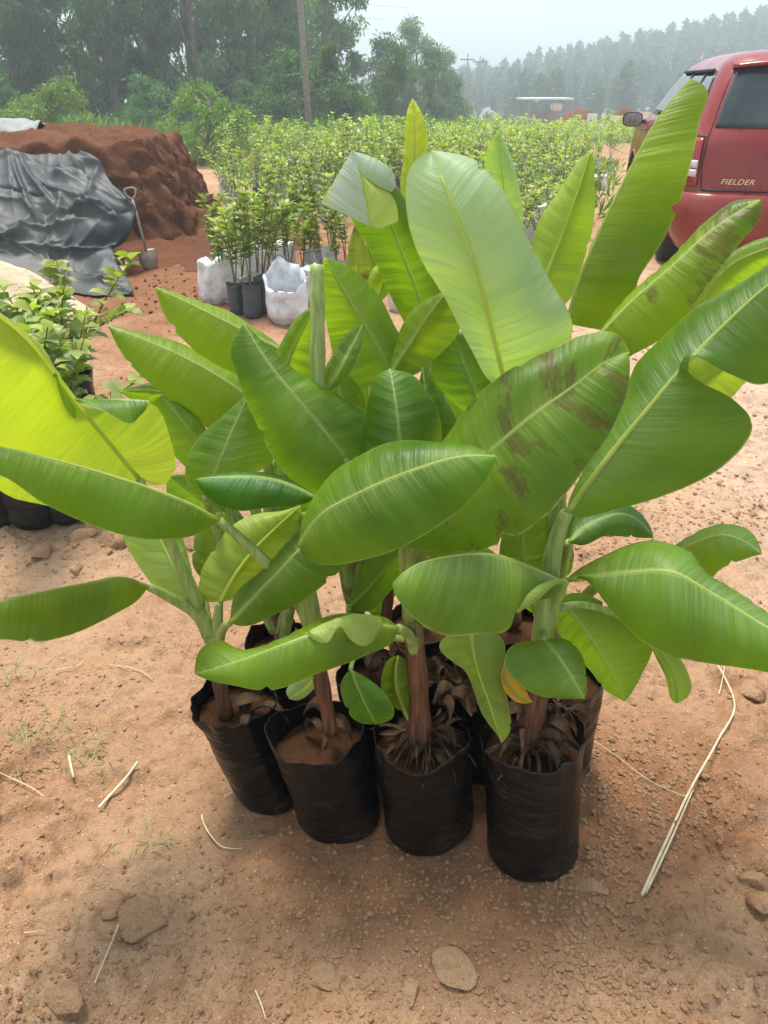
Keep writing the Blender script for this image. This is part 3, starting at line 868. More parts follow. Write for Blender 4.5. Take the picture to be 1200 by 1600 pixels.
M_sand = soil_mat('pale_sand', [(0.46, 0.33, 0.21), (0.58, 0.44, 0.30), (0.52, 0.38, 0.25), (0.62, 0.50, 0.36), (0.6, 0.5, 0.4)], 0.4)
heap('sand_heap', 'low heap of pale sand in front of the black tarp', -2.42, 4.92, 0.62, 0.42, 0.34, M_sand, 8)

# ================================================================== seedlings
M_seed = leafy('seedling_leaf', (0.080, 0.150, 0.018), (0.40, 0.40, 0.110), rough=0.42)
M_seed2 = leafy('broad_leaf', (0.085, 0.145, 0.030), (0.36, 0.37, 0.080), rough=0.45)
M_twig = plain('seedling_stem', (0.12, 0.085, 0.05), (0.20, 0.17, 0.09), 40, 0.8)
M_bagw = bag_mat('white_grow_bag', (0.50, 0.50, 0.51), (0.33, 0.24, 0.18), 0.45, False)
M_bagg = bag_mat('grey_grow_bag', (0.085, 0.09, 0.095), (0.20, 0.14, 0.10), 0.42, False)
M_bagk = bag_mat('black_seedling_bag', (0.010, 0.011, 0.011), (0.12, 0.07, 0.04), 0.42, False)

def small_bag(r, h, seed, mat, seg=20, rings=9):
    V = []
    rr = np.random.default_rng(seed); ph = rr.random(4) * 6
    for i in range(rings + 1):
        q = i / rings
        for k in range(seg):
            a = k * 2 * math.pi / seg
            w = 1 + 0.05 * math.sin(3 * a + ph[0]) + 0.04 * math.sin(5 * a + ph[1] + q * 3) + 0.03 * math.sin(q * 14 + ph[2] + 2 * a)
            base = 0.82 if i == 0 else (0.97 if i < rings else 1.04)
            V.append((r * w * base * math.cos(a), r * w * base * math.sin(a), h * q + (0.012 * math.sin(2 * a + ph[3]) if i == rings else 0)))
    Fc = [(i * seg + k, i * seg + (k + 1) % seg, (i + 1) * seg + (k + 1) % seg, (i + 1) * seg + k) for i in range(rings) for k in range(seg)]
    Fc.append(tuple(range(seg))[::-1])
    n0 = len(V)
    for k in range(seg):
        a = k * 2 * math.pi / seg; V.append((r * 0.95 * math.cos(a), r * 0.95 * math.sin(a), h * 0.86))
    Fc.append(tuple(n0 + k for k in range(seg)))
    return mesh('grow_bag', V, Fc, mat)

def seedling_meshes(seed, H, bagr, bagh, nl, L, W, bare, mat, branchy=2, droop=0.35, spread=0.0):
    r = np.random.default_rng(seed)
    st = []; C0 = []; D0 = []
    for b in range(branchy):
        top = np.array([r.normal() * (0.05 + spread), r.normal() * (0.05 + spread), H * (1 - 0.16 * b * r.random())])
        p0 = np.array([r.normal() * 0.006, r.normal() * 0.006, bagh * 0.8])
        c = spline([p0, p0 * 0.5 + top * np.array([0.4, 0.4, 0.5]) + r.normal(size=3) * 0.012, top], 14)
        st.append(tube(c, np.linspace(0.006, 0.0018, 15), 5, False))
        n = nl // branchy
        f = bare + (1 - bare) * np.sort(r.random(n)) ** 0.8
        a = np.arange(n) * 2.4 + r.random()
        idx = np.clip((f * 14).astype(int), 0, 14)
        C0.append(c[idx]); tilt = 0.25 + 0.75 * f + r.normal(size=n) * 0.22
        D0.append(np.stack([np.cos(a), np.sin(a), tilt], 1))
    C0 = np.vstack(C0); D0 = np.vstack(D0); n = len(C0)
    nr_ = np.tile(np.array([0, 0, 1.0]), (n, 1)) + r.normal(size=(n, 3)) * 0.35
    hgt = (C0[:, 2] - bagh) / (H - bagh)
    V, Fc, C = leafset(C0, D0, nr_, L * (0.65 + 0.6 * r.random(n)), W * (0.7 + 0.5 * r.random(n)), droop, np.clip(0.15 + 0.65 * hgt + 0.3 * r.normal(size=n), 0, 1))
    v, f_ = merge(st)
    return mesh('foliage', V, Fc, mat, col=C, smooth=True), mesh('stem', v, f_, M_twig)

S_cit = [seedling_meshes(100 + i, 0.70 + 0.05 * i, 0.055, 0.2, 180, 0.080, 0.025, 0.36, M_seed, 3, 0.3, 0.05) for i in range(4)]
S_fld = [seedling_meshes(120 + i, 0.58 + 0.06 * i, 0.055, 0.2, 84, 0.085, 0.026, 0.40, M_seed, 3, 0.35, 0.06) for i in range(5)]
BG_w = [small_bag(0.058, 0.21, i, M_bagw) for i in range(3)]
BG_g = [small_bag(0.060, 0.22, 5 + i, M_bagg) for i in range(3)]
BG_k = [small_bag(0.085, 0.24, 9 + i, M_bagk, 24, 10) for i in range(3)]

def seedling(ms, bag, x, y, s, label, group, name='potted_seedling'):
    t = thing(name, label, 'seedling', (x, y, gz(x, y) - 0.004), random.random() * 6.28, group)
    t.scale = (s, s, s)
    ob('grow_bag', bag, t); ob('stem', ms[1], t); ob('foliage', ms[0], t)
    return t

# the near cluster beside the white sacks
for px, py, s, k, b, lab in [(338, 450, 0.92, 0, 0, 'seedling drooping towards the soil heap left of the cluster'),
                             (371, 496, 0.90, 1, 1, 'seedling in grey bag beside the tied white sack'),
                             (396, 503, 1.00, 2, 1, 'tall seedling in grey bag between the white sack and open silver sack'),
                             (415, 497, 1.10, 3, 1, 'tallest seedling of the near cluster, in a grey bag'),
                             (500, 440, 1.06, 3, 0, 'slim tall seedling standing apart right of the near cluster')]:
    p = PZ(px, py - 9); seedling(S_cit[k], (BG_w if b == 0 else BG_g)[k % 3], p[0], p[1], s, lab, 'seedlings of the near cluster')
for i, (px, py) in enumerate([(352, 470), (380, 462), (405, 466), (430, 470), (455, 455), (392, 440), (420, 442), (446, 432), (475, 446), (365, 436), (485, 425), (505, 455), (520, 430), (540, 445), (530, 470)]):
    p = PZ(px, py); seedling(S_cit[i % 4], BG_w[i % 3], p[0], p[1], 0.72 + 0.25 * rng.random(), 'seedling in a white bag in the back of the near cluster', 'seedlings in white bags behind the near cluster')

# the field in rows
def xr(Y): return 1.30 + (Y - 6) * 0.30
def xl(Y): return -1.55 - (Y - 8.5) * 0.22
cnt = 0
Y = 6.1
while Y < 8.4:
    x = 0.45
    while x < xr(Y):
        seedling(S_fld[cnt % 5], BG_w[cnt % 3], x + rng.normal() * 0.04, Y + rng.normal() * 0.04, 0.70 + 0.35 * rng.random(),
                 'leafy seedling in a white bag in the block left of the dirt road', 'seedlings beside the dirt road'); cnt += 1
        x += 0.27
    Y += 0.32
Y = 9.0
while cnt < 265:
    x = xl(Y) + 0.2 * rng.random()
    while x < xr(Y):
        if vnoise(x * 1.1, Y * 0.9, 88) < 0.33: x += 0.36; continue
        seedling(S_fld[int(rng.integers(0, 5))], (BG_w if rng.random() < 0.7 else BG_g)[cnt % 3], x + rng.normal() * 0.07, Y + rng.normal() * 0.08, 0.52 + 0.70 * float(vnoise(x * 0.8 + 5, Y * 0.8, 89)) ** 1.3 + 0.22 * rng.random(),
                 'leafy seedling in the long rows of the nursery field', 'seedlings in the nursery field'); cnt += 1
        x += 0.38
    Y += 0.50
Y_end = Y
# farther rows run together
parts = []
fl = []
for k in range(5):
    me = S_fld[k][0]; v = np.empty(len(me.vertices) * 3); me.vertices.foreach_get('co', v)
    c4 = np.empty(len(me.vertices) * 4, np.float32); me.color_attributes['shade'].data.foreach_get('color', c4)
    fl.append((v.reshape(-1, 3), [tuple(p_.vertices) for p_ in me.polygons], c4.reshape(-1, 4)[:, :3]))
while Y < 34:
    x = xl(Y)
    while x < xr(Y) + 0.3:
        v, f_, c4 = fl[int(rng.integers(0, 5))]; a = rng.random() * 6.28; s = 0.65 + 0.6 * rng.random()
        w_ = v @ np.array([[math.cos(a), math.sin(a), 0], [-math.sin(a), math.cos(a), 0], [0, 0, 1]]) * s
        parts.append((w_ + np.array([x, Y + rng.normal() * 0.1, float(terr(np.array(x), np.array(Y)))]), f_, c4)); x += 0.42
    Y += 0.6
V, Fc, C = merge(parts)
tag(ob('far_seedling_rows', mesh('far_seedling_rows', V, Fc, M_seed, col=C)), 'yellow green rows of seedlings in the far part of the field', 'seedlings', kind='stuff')

# weeds under the field
n = 9000
ux = rng.uniform(-4, 4.5, n); uy = rng.uniform(8.6, 20, n)
k_ = (ux > xl(uy)) & (ux < xr(uy) + 0.25)
ux, uy = ux[k_], uy[k_]; n = len(ux)
c = np.stack([ux, uy, terr(ux, uy) + 0.02 + rng.random(n) * 0.12], 1)
dn = rng.normal(size=(n, 3)) * 0.7; dn[:, 2] += 1
V, Fc, C = cards(c, 0.12 + 0.1 * rng.random(n), 0.02 + 0.02 * rng.random(n), dn, rng.random(n))
tag(ob('field_weeds', mesh('field_weeds', V, Fc, M_bush, col=C, smooth=False)), 'low green weeds between the rows of seedlings', 'weeds', kind='stuff')

# broad-leaved seedlings in black bags at the left edge
S_brd = [seedling_meshes(140 + i, 0.64 + 0.05 * i, 0.085, 0.24, 230, 0.088, 0.046, 0.30, M_seed2, 7, 0.45, 0.12) for i in range(3)]
for px, py, s, k, lab in [(10, 838, .82, 0, 'black bag seedling at the left edge behind the yellow banana leaf'),
                          (62, 842, 1.0, 1, 'black bag seedling second from the left edge'),
                          (112, 836, 0.98, 2, 'black bag seedling nearest the stones at left'),
                          (-30, 790, .78, 2, 'broad leaved seedling half cut off by the left edge'),
                          (30, 765, .84, 1, 'broad leaved seedling with yellow tips in the second row at left'),
                          (85, 760, 1.0, 0, 'broad leaved seedling in the middle of the second row at left'),
                          (140, 745, 0.95, 1, 'broad leaved seedling farthest right of the left edge group'),
                          (75, 700, .96, 2, 'broad leaved seedling in the back row before the sand heap'),
                          (128, 700, 1.06, 0, 'broad leaved seedling in the back row nearest the tarp')]:
    p = PZ(px, py - 22); seedling(S_brd[k], BG_k[k], p[0], p[1], s, lab, 'broad leaved seedlings at the left edge')

# ------------------------------------------------------------------ sacks
def sack_mat(name, c0, c1, rough):
    m, nt = new_mat(name); g = NT(nt)
    tc = g.n('ShaderNodeTexCoord').outputs['Object']
    sp = g.n('ShaderNodeSeparateXYZ'); g.l(tc, sp.inputs[0])
    c = g.mix(g.rng(g.noise(tc, 9, 5), 0.35, 0.7), c0, c1)
    c = g.mix(g.rng(g.math('ADD', g.noise(tc, 12, 5), g.rng(sp.outputs[2], 0, 0.2, 0.15, 0)), 0.5, 0.8, 0, 0.8), c, (0.36, 0.24, 0.17))
    nr = g.bump(g.noise(tc, 16, 3, 0.5), 0.6, 0.02)
    g.out(g.bsdf(c, rough, nr, 0.4)); return m
M_sack = sack_mat('white_sack', (0.62, 0.62, 0.62), (0.80, 0.79, 0.77), 0.6)
M_silver = sack_mat('silver_sack', (0.60, 0.62, 0.64), (0.80, 0.82, 0.84), 0.3)

def sack(name, x, y, r, h, seed, mat, label, opened=False, ry=0.75):
    seg, rings = 48, 26
    rs = np.random.default_rng(seed); ph = rs.random(6) * 6
    V = []
    for i in range(rings + 1):
        q = i / rings
        pr = (0.72 + 0.30 * min(1, q * 5)) if q < 0.2 else (1.02 - 0.10 * ((q - 0.2) / 0.8) ** 2 if not opened else 1.02 + 0.05 * max(0, q - 0.6))
        for k in range(seg):
            a = k * 2 * math.pi / seg
            w = 1 + 0.05 * math.sin(3 * a + ph[0] + q * 2) - 0.06 * abs(math.sin(3.5 * a + ph[1] - q * 2.5)) + 0.04 * q * math.sin(9 * a + ph[2]) + 0.015 * math.sin(q * 13 + 2 * a + ph[3])
            zz = h * q + (0.05 * h * math.sin(2 * a + ph[4]) + 0.05 * h * math.sin(5 * a + ph[5])) * max(0, q - 0.7) / 0.3
            if opened: zz *= 1 + 0.26 * math.sin(a) * q
            V.append((r * pr * w * math.cos(a), r * ry * pr * w * math.sin(a), zz))
    if opened:   # rim turned inwards, then the inner wall down to the filling
        for q, kk in ((0.98, 0.95), (0.80, 0.90), (0.50, 0.84)):
            for k in range(seg):
                a = k * 2 * math.pi / seg
                w = 1 + 0.05 * math.sin(5 * a + ph[0]) + 0.05 * math.sin(9 * a + ph[1] + q * 5)
                V.append((r * kk * w * math.cos(a), r * ry * kk * w * math.sin(a), h * q * (1 + 0.26 * math.sin(a) * q)))
    else:
        for q, kk in ((1.01, 0.72), (0.93, 0.50), (0.90, 0.25)):
            for k in range(seg):
                a = k * 2 * math.pi / seg
                w = 1 + 0.12 * math.sin(7 * a + ph[0]) + 0.08 * math.sin(13 * a + ph[1])
                V.append((r * kk * w * math.cos(a), r * ry * kk * w * math.sin(a), h * q + 0.02 * math.sin(6 * a + ph[2])))
    n = len(V) // seg
    Fc = [(i * seg + k, i * seg + (k + 1) % seg, (i + 1) * seg + (k + 1) % seg, (i + 1) * seg + k) for i in range(n - 1) for k in range(seg)]
    Fc.append(tuple(range(seg))[::-1])
    t = thing(name, label, 'sack', (x, y, gz(x, y) - 0.006), rs.random() * 0.3, 'sacks among the seedlings')
    ob('sack_wall', mesh('sack_wall', V, Fc, mat), t)
    n0 = [((n - 1) * seg + k) for k in range(seg)]
    fv = np.array([V[i] for i in n0]) * np.array([0.995, 0.995, 1]) + np.array([0, 0, 0.004])
    ob('filling', mesh('filling', fv, [tuple(range(seg))], M_redsoil), t)
p = PZ(341, 470); sack('white_sack', p[0], p[1], 0.120, 0.28, 1, M_sack, 'upright white sack left of the near seedling cluster')
p = PZ(450, 503); sack('silver_sack', p[0], p[1], 0.128, 0.28, 2, M_silver, 'open shiny silver sack in front of the near cluster', True, 0.85)
p = PZ(628, 488); sack('white_sack', p[0], p[1], 0.10, 0.36, 3, M_sack, 'white sack seen through the gap between the banana leaves')
p = PZ(378, 440); sack('white_sack', p[0], p[1], 0.15, 0.26, 4, M_sack, 'crumpled white sack behind the seedlings in grey bags')
p = PZ(430, 425); sack('white_sack', p[0], p[1], 0.17, 0.22, 5, M_sack, 'low crumpled white sack in the middle of the near cluster')
p = PZ(505, 475); sack('white_sack', p[0], p[1], 0.15, 0.24, 6, M_sack, 'white sack right of the silver sack behind a banana leaf')
p = PZ(700, 440); sack('white_sack', p[0], p[1], 0.16, 0.2, 7, M_sack, 'white sack at the foot of the seedling block by the road')
p = PZ(845, 372); sack('white_sack', p[0], p[1], 0.10, 0.3, 8, M_sack, 'narrow pale sack at the road side end of the seedling block')
p = PZ(935, 285); sack('white_sack', p[0], p[1], 0.14, 0.2, 9, M_sack, 'small white bundle on the road edge below the sign boards')

# ================================================================== the parked car
m, nt = new_mat('red_car_paint'); g = NT(nt)
tc = g.n('ShaderNodeTexCoord').outputs['Object']
sp = g.n('ShaderNodeSeparateXYZ'); g.l(tc, sp.inputs[0])
du = g.rng(g.math('ADD', g.noise(tc, 5, 6, 0.6), g.rng(sp.outputs[2], 0.2, 0.9, 0.22, 0.0)), 0.45, 0.85, 0.0, 0.55)
cc_ = g.mix(g.math('MULTIPLY', du, 0.55), (0.20, 0.013, 0.010), (0.29, 0.11, 0.06))
g.out(g.bsdf(cc_, g.rng(du, 0, 0.6, 0.25, 0.5), None, 0.28, Coat_Weight=0.35, Coat_Roughness=0.05))
M_paint = m
M_glass = plain('tinted_glass', (0.020, 0.026, 0.030), (0.045, 0.052, 0.056), 3, 0.06, spec=0.4)
M_rubber = plain('tyre_rubber', (0.014, 0.014, 0.014), (0.035, 0.030, 0.027), 20, 0.8, 0.3, 60)
M_black = plain('black_trim', (0.012, 0.012, 0.013), (0.02, 0.02, 0.021), 20, 0.5)
M_alloy = plain('wheel_alloy', (0.38, 0.38, 0.39), (0.5, 0.5, 0.5), 20, 0.35, spec=0.5, Metallic=0.7)
M_redlens = plain('red_lens', (0.24, 0.012, 0.012), (0.30, 0.02, 0.018), 12, 0.12, spec=0.6)
M_clear = plain('clear_lens', (0.48, 0.40, 0.38), (0.62, 0.54, 0.52), 60, 0.15, spec=0.6)
M_chrome = plain('chrome', (0.72, 0.72, 0.73), (0.8, 0.8, 0.8), 8, 0.15, Metallic=1.0)
M_mirror = plain('mirror_glass', (0.34, 0.38, 0.40), (0.36, 0.40, 0.42), 4, 0.05, Metallic=0.9)

LV = np.array([  # z, half width, rear y, front y, rear corner radius, front corner radius
    (0.20, .785, .110, 4.24, .20, .35), (0.28, .825, .030, 4.33, .22, .38), (0.42, .845, .000, 4.36, .23, .40), (0.56, .847, .015, 4.34, .23, .40),
    (0.64, .845, .050, 4.31, .22, .38), (0.76, .845, .062, 4.25, .22, .36), (0.88, .838, .080, 4.12, .21, .34), (0.95, .825, .098, 3.92, .20, .32),
    (0.99, .808, .118, 3.55, .19, .30), (1.03, .788, .142, 3.25, .19, .28), (1.14, .752, .205, 2.98, .18, .26), (1.26, .712, .275, 2.70, .18, .25),
    (1.36, .672, .340, 2.46, .18, .25), (1.43, .632, .395, 2.24, .18, .25), (1.475, .575, .455, 2.05, .18, .25), (1.505, .47, .56, 1.9, .16, .22),
    (1.52, .30, .75, 1.75, .12, .15), (1.525, .10, 1.0, 1.5, .05, .05)])

def lv(z): return [np.interp(z, LV[:, 0], LV[:, i]) for i in range(1, 6)]

def body_pt(z, q, off=0.0):
    """q runs from the middle of the rear (0) round the left side to the middle of the front (1); negative q: right side"""
    w, yr, yf, rr, rf = lv(z); s = -1 if q >= 0 else 1; q = abs(q)
    w += off; yr -= off; yf += off; rr += off; rf += off
    if q < 0.2: x, y = (q / 0.2) * (w - rr), yr
    elif q < 0.35:
        a = (q - 0.2) / 0.15 * math.pi / 2; x, y = w - rr + rr * math.sin(a), yr + rr - rr * math.cos(a)
    elif q < 0.8: x, y = w, yr + rr + (q - 0.35) / 0.45 * (yf - rf - yr - rr)
    elif q < 0.9:
        a = (q - 0.8) / 0.1 * math.pi / 2; x, y = w - rf + rf * math.cos(a), yf - rf + rf * math.sin(a)
    else: x, y = (1 - (q - 0.9) / 0.1) * (w - rf), yf
    k = (x / max(w, 1e-6)) ** 2
    if q < 0.35: y += 0.055 * k - 0.0
    elif q < 0.8: y += 0.055 * (1 - (q - 0.35) / 0.45) - 0.10 * ((q - 0.35) / 0.45)
    else: y += -0.10 * k
    return (s * x, y, z)

car = thing('parked_car', 'dusty red estate car parked on the dirt road, seen from behind', 'car')
QS = np.concatenate([np.linspace(0, .2, 14)[:-1], np.linspace(.2, .35, 12)[:-1], np.linspace(.35, .8, 90)[:-1], np.linspace(.8, .9, 10)[:-1], np.linspace(.9, 1, 8)])
Q = np.concatenate([QS, -QS[::-1][1:-1]])
ZS = np.concatenate([np.linspace(.20, .70, 26)[:-1], np.linspace(.70, 1.02, 16)[:-1], np.linspace(1.02, 1.43, 16)[:-1], LV[13:, 0]])
V = [body_pt(z, q) for z in ZS for q in Q]
nq = len(Q); WHEELS = (0.86, 3.46); WR = 0.305
Fc = []
for i in range(len(ZS) - 1):
    for k in range(nq):
        f_ = (i * nq + k, i * nq + (k + 1) % nq, (i + 1) * nq + (k + 1) % nq, (i + 1) * nq + k)
        c = np.mean([V[j] for j in f_], axis=0)
        if abs(c[0]) > 0.6 and any((c[1] - wy) ** 2 + (c[2] - WR) ** 2 < 0.355 ** 2 for wy in WHEELS): continue
        Fc.append(f_)
Fc.append(tuple((len(ZS) - 1) * nq + k for k in range(nq)))
body = ob('body', mesh('body', V, [f[::-1] for f in Fc], M_paint), car)
v, f_ = boxm(1.50, 3.9, 0.55, 0.18, 0, 2.15); ob('underbody', mesh('underbody', v, f_, M_black, smooth=False), car)

def panel(name, mat, parent, zs, q0, q1, off, nq_=16, nz=10, thick=0.006):
    """a panel lying on the body; q0 and q1 may change with height"""
    V = []
    for i in range(nz + 1):
        z = zs[0] + (zs[1] - zs[0]) * i / nz
        a = q0(i / nz) if callable(q0) else q0; b = q1(i / nz) if callable(q1) else q1
        for k in range(nq_ + 1): V.append(body_pt(z, a + (b - a) * k / nq_, off))
    Fc = [(i * (nq_ + 1) + k, i * (nq_ + 1) + k + 1, (i + 1) * (nq_ + 1) + k + 1, (i + 1) * (nq_ + 1) + k) for i in range(nz) for k in range(nq_)]
    o = ob(name, mesh(name, V, Fc, mat), parent)
    if thick:
        s = o.modifiers.new('thick', 'SOLIDIFY'); s.thickness = thick; s.offset = 0
    return o

def line(name, pts, r, mat, parent):
    v, f_ = tube(spline(pts, 40), r, 6); return ob(name, mesh(name, v, f_, mat), parent)

# bumper, proud of the body with a ledge on top
bv = []
for z, off in ((0.235, -0.02), (0.26, 0.018), (0.34, 0.032), (0.46, 0.036), (0.555, 0.034), (0.60, 0.026), (0.618, 0.006), (0.620, -0.03)):
    bv.append([body_pt(z, q, off) for q in np.linspace(-0.37, 0.37, 90)])
bv = np.array(bv); nb = 90
bf = [(i * nb + k, i * nb + k + 1, (i + 1) * nb + k + 1, (i + 1) * nb + k) for i in range(len(bv) - 1) for k in range(nb - 1)]
ob('rear_bumper', mesh('rear_bumper', bv.reshape(-1, 3), bf, M_paint), car)
rw = panel('rear_window', M_glass, car, (1.03, 1.415), lambda t: -0.245, lambda t: 0.245, 0.004, 40, 12)
# roof spoiler over the rear window
sv = []
for i in range(31):
    x = (i - 15) / 15
    hw = 0.60 - 0.0 * x
    yb = 0.30 + 0.075 * x * x
    sv.append([(x * hw, yb, 1.425 - 0.03 * x * x), (x * hw, yb + 0.015, 1.452 - 0.035 * x * x), (x * hw * 0.97, yb + 0.30, 1.497 - 0.05 * x * x), (x * hw * 0.97, yb + 0.25, 1.43 - 0.03 * x * x)])
sv = np.array(sv).reshape(-1, 3)
sf = [(i * 4 + k, i * 4 + (k + 1) % 4, (i + 1) * 4 + (k + 1) % 4, (i + 1) * 4 + k) for i in range(30) for k in range(4)] + [(0, 1, 2, 3), (120, 123, 122, 121)]
ob('roof_spoiler', mesh('roof_spoiler', sv, sf, M_paint), car)
# tailgate: shut lines, handle garnish, badge, wiper
for s in (1, -1):
    line('tailgate_gap', [body_pt(z, s * q, 0.001) for z, q in ((1.41, .258), (1.25, .258), (1.05, .256), (0.97, .252), (0.90, .250), (0.80, .252), (0.70, .247), (0.645, .243))], 0.005, M_black, car)
    tl = panel('tail_light', M_redlens, car, (0.655, 0.965), lambda t, s=s: s * (0.258 + 0.004 * t), lambda t, s=s: s * (0.372 - 0.02 * t), 0.010, 14, 10, 0.02)
    for z0, z1 in ((0.715, 0.762), (0.772, 0.822)):
        panel('lens', M_clear, tl, (z0, z1), s * 0.262, s * 0.335, 0.022, 10, 3, 0.006)
    line('lamp_gap', [body_pt(z, s * q, 0.004) for z, q in ((0.972, .256), (0.975, .30), (0.968, .36))], 0.004, M_black, car)
line('tailgate_lower_gap', [body_pt(0.632, q, 0.004) for q in np.linspace(-.243, .243, 15)], 0.006, M_black, car)
gh = panel('tailgate_handle', M_paint, car, (0.845, 0.905), -0.10, 0.10, 0.020, 16, 4, 0.02)
panel('number_plate', M_white, car, (0.69, 0.80), -0.075, 0.075, 0.012, 6, 3, 0.008)
wv, wf = tube(spline([(0.02, 0.20, 1.075), (-0.10, 0.175, 1.085), (-0.30, 0.185, 1.115)], 10), 0.008, 6); 
ob('rear_wiper', mesh('rear_wiper', wv - np.array([0, 0.045, 0]), wf, M_black), car)
cu = bpy.data.curves.new('badge', 'FONT'); cu.body = 'FIELDER'; cu.size = 0.050; cu.extrude = 0.003; cu.align_x = 'CENTER'; cu.shear = 0.25; cu.space_character = 1.05
tmp = bpy.data.objects.new('badge', cu); COL.objects.link(tmp)
bpy.context.view_layer.update()
bme = bpy.data.meshes.new_from_object(tmp.evaluated_get(bpy.context.evaluated_depsgraph_get()))
bpy.data.objects.remove(tmp)
bme.materials.clear(); bme.materials.append(M_chrome)
bd = ob('badge', bme, car)
bp = body_pt(0.70, 0.158, 0.006); bd.location = (bp[0], bp[1] - 0.002, 0.675); bd.rotation_euler = (R(90), 0, R(-6)); bd.scale = (1.2, 1, 1)

# side glass, handles, mirrors, wheels
for s in (1, -1):
    panel('side_window', M_glass, car, (1.04, 1.37), lambda t, s=s: s * (0.345 + 0.01 * t), lambda t, s=s: s * (0.43 + 0.02 * t), 0.004, 10, 8)
    panel('side_window', M_glass, car, (1.04, 1.38), lambda t, s=s: s * (0.45 + 0.018 * t), lambda t, s=s: s * (0.60 + 0.01 * t), 0.004, 12, 8)
    panel('side_window', M_glass, car, (1.04, 1.38), lambda t, s=s: s * (0.615 + 0.01 * t), lambda t, s=s: s * (0.80 - 0.02 * t), 0.004, 12, 8)
    line('window_visor', [body_pt(1.385, s * q, 0.018) for q in np.linspace(.37, .78, 14)], 0.012, M_black, car)
    for q in (0.52, 0.66): line('door_handle', [body_pt(0.90, s * (q + d_), 0.022) for d_ in (0, .01, .02, .03)], 0.011, M_paint, car)
    for q in (0.475, 0.63): line('door_gap', [body_pt(z, s * q, 0.001) for z in (0.30, 0.5, 0.75, 1.0, 1.03)], 0.004, M_black, car)
    base = np.array(body_pt(0.955, s * 0.745, 0.0)); mx = -s
    mt = ob('wing_mirror', None, car, tuple(base)); mt.empty_display_size = 0.05
    bpy.data.objects.remove(mt)
    hv = []
    for i in range(9):
        q_ = i / 8; sc_ = math.sqrt(max(0.0, 1 - (q_ * 0.93) ** 2.6))
        for k in range(28):
            a = k * 2 * math.pi / 28; ca, sa = math.cos(a), math.sin(a)
            e = (abs(ca) ** 3.2 + abs(sa) ** 3.2) ** (-1 / 3.2)
            hv.append(base + np.array([mx * 0.125 + 0.098 * e * ca * sc_, -0.02 + 0.13 * q_, 0.02 + 0.068 * e * sa * sc_]))
    hf = [(i * 28 + k, i * 28 + (k + 1) % 28, (i + 1) * 28 + (k + 1) % 28, (i + 1) * 28 + k) for i in range(8) for k in range(28)] + [tuple(range(28))]
    mt = ob('wing_mirror', mesh('wing_mirror', hv, hf, M_black), car)
    gvv = np.array(hv[:28]); cen = gvv.mean(0); gvv = cen + (gvv - cen) * 0.90 - np.array([0, 0.004, 0])
    ob('mirror_glass', mesh('mirror_glass', gvv, [tuple(range(28))], M_mirror, smooth=False), mt)
    v, f_ = tube([base + np.array([-mx * 0.02, 0.03, 0]), base + np.array([mx * 0.05, 0.02, 0.0])], [0.022, 0.018], 8)
    ob('mirror_arm', mesh('mirror_arm', v, f_, M_black), mt)
    for wy in WHEELS:
        lip = [(-s * 0.846, wy + 0.355 * math.cos(a), WR + 0.355 * math.sin(a)) for a in np.linspace(-0.28, math.pi + 0.28, 40)]
        v, f_ = tube(lip, 0.014, 6); ob('wheel_arch', mesh('wheel_arch', v, f_, M_paint), car)
        prof = [(0.20, -0.095), (0.262, -0.10), (0.292, -0.085), (0.305, -0.05), (0.305, 0.05), (0.292, 0.085), (0.262, 0.10), (0.20, 0.095)]
        tv = [(px_, pr_ * math.cos(a), pr_ * math.sin(a)) for pr_, px_ in prof for a in np.arange(40) * 2 * math.pi / 40]
        tfc = [(i * 40 + k, i * 40 + (k + 1) % 40, (i + 1) * 40 + (k + 1) % 40, (i + 1) * 40 + k) for i in range(7) for k in range(40)]
        wl = ob('wheel', mesh('wheel', tv, tfc, M_rubber), car, (-s * 0.745, wy, WR))
        rv = [(-s * x_, r_ * math.cos(a), r_ * math.sin(a)) for r_, x_ in ((0.205, 0.088), (0.19, 0.07), (0.17, 0.055), (0.06, 0.075), (0.001, 0.078)) for a in np.arange(40) * 2 * math.pi / 40]
        rf_ = [(i * 40 + k, i * 40 + (k + 1) % 40, (i + 1) * 40 + (k + 1) % 40, (i + 1) * 40 + k) for i in range(4) for k in range(40) if not (i == 2 and k % 8 in (0, 1, 2))]
        ob('rim', mesh('rim', rv, rf_, M_alloy), wl)
v, f_ = tube([(0, 2.05, 1.47), (0, 1.98, 1.53), (0, 1.90, 1.60)], [0.006, 0.005, 0.003], 6); ob('antenna', mesh('antenna', v, f_, M_black), car)
car.location = (2.97, 5.72, -0.004)
car.rotation_euler = (0, 0, R(-10))

# ================================================================== banana plants in black bags
M_blade = blade_mat()
m, nt = new_mat('midrib'); g = NT(nt)
cr_ = g.mix(g.rng(g.noise(g.n('ShaderNodeTexCoord').outputs['Object'], 30), 0.35, 0.65), (0.36, 0.44, 0.11), (0.50, 0.56, 0.20))
tr_ = g.n('ShaderNodeBsdfTranslucent'); tr_.inputs[0].default_value = (0.85, 0.90, 0.22, 1)
mx_ = g.n('ShaderNodeMixShader'); mx_.inputs[0].default_value = 0.6
g.l(g.bsdf(cr_, 0.45), mx_.inputs[1]); g.l(tr_.outputs[0], mx_.inputs[2]); g.out(mx_.outputs[0])
M_rib = m
M_stem = stem_mat()
M_bag = bag_mat('black_grow_bag')
M_dry = plain('dry_leaf', (0.022, 0.010, 0.005), (0.125, 0.066, 0.032), 45, 0.8, 0.5, 60)
M_potsoil = soil_mat('pot_soil', [(0.065, 0.026, 0.012), (0.13, 0.055, 0.026), (0.09, 0.037, 0.018), (0.15, 0.07, 0.035), (0.22, 0.12, 0.07)], 0.9, 1.3)

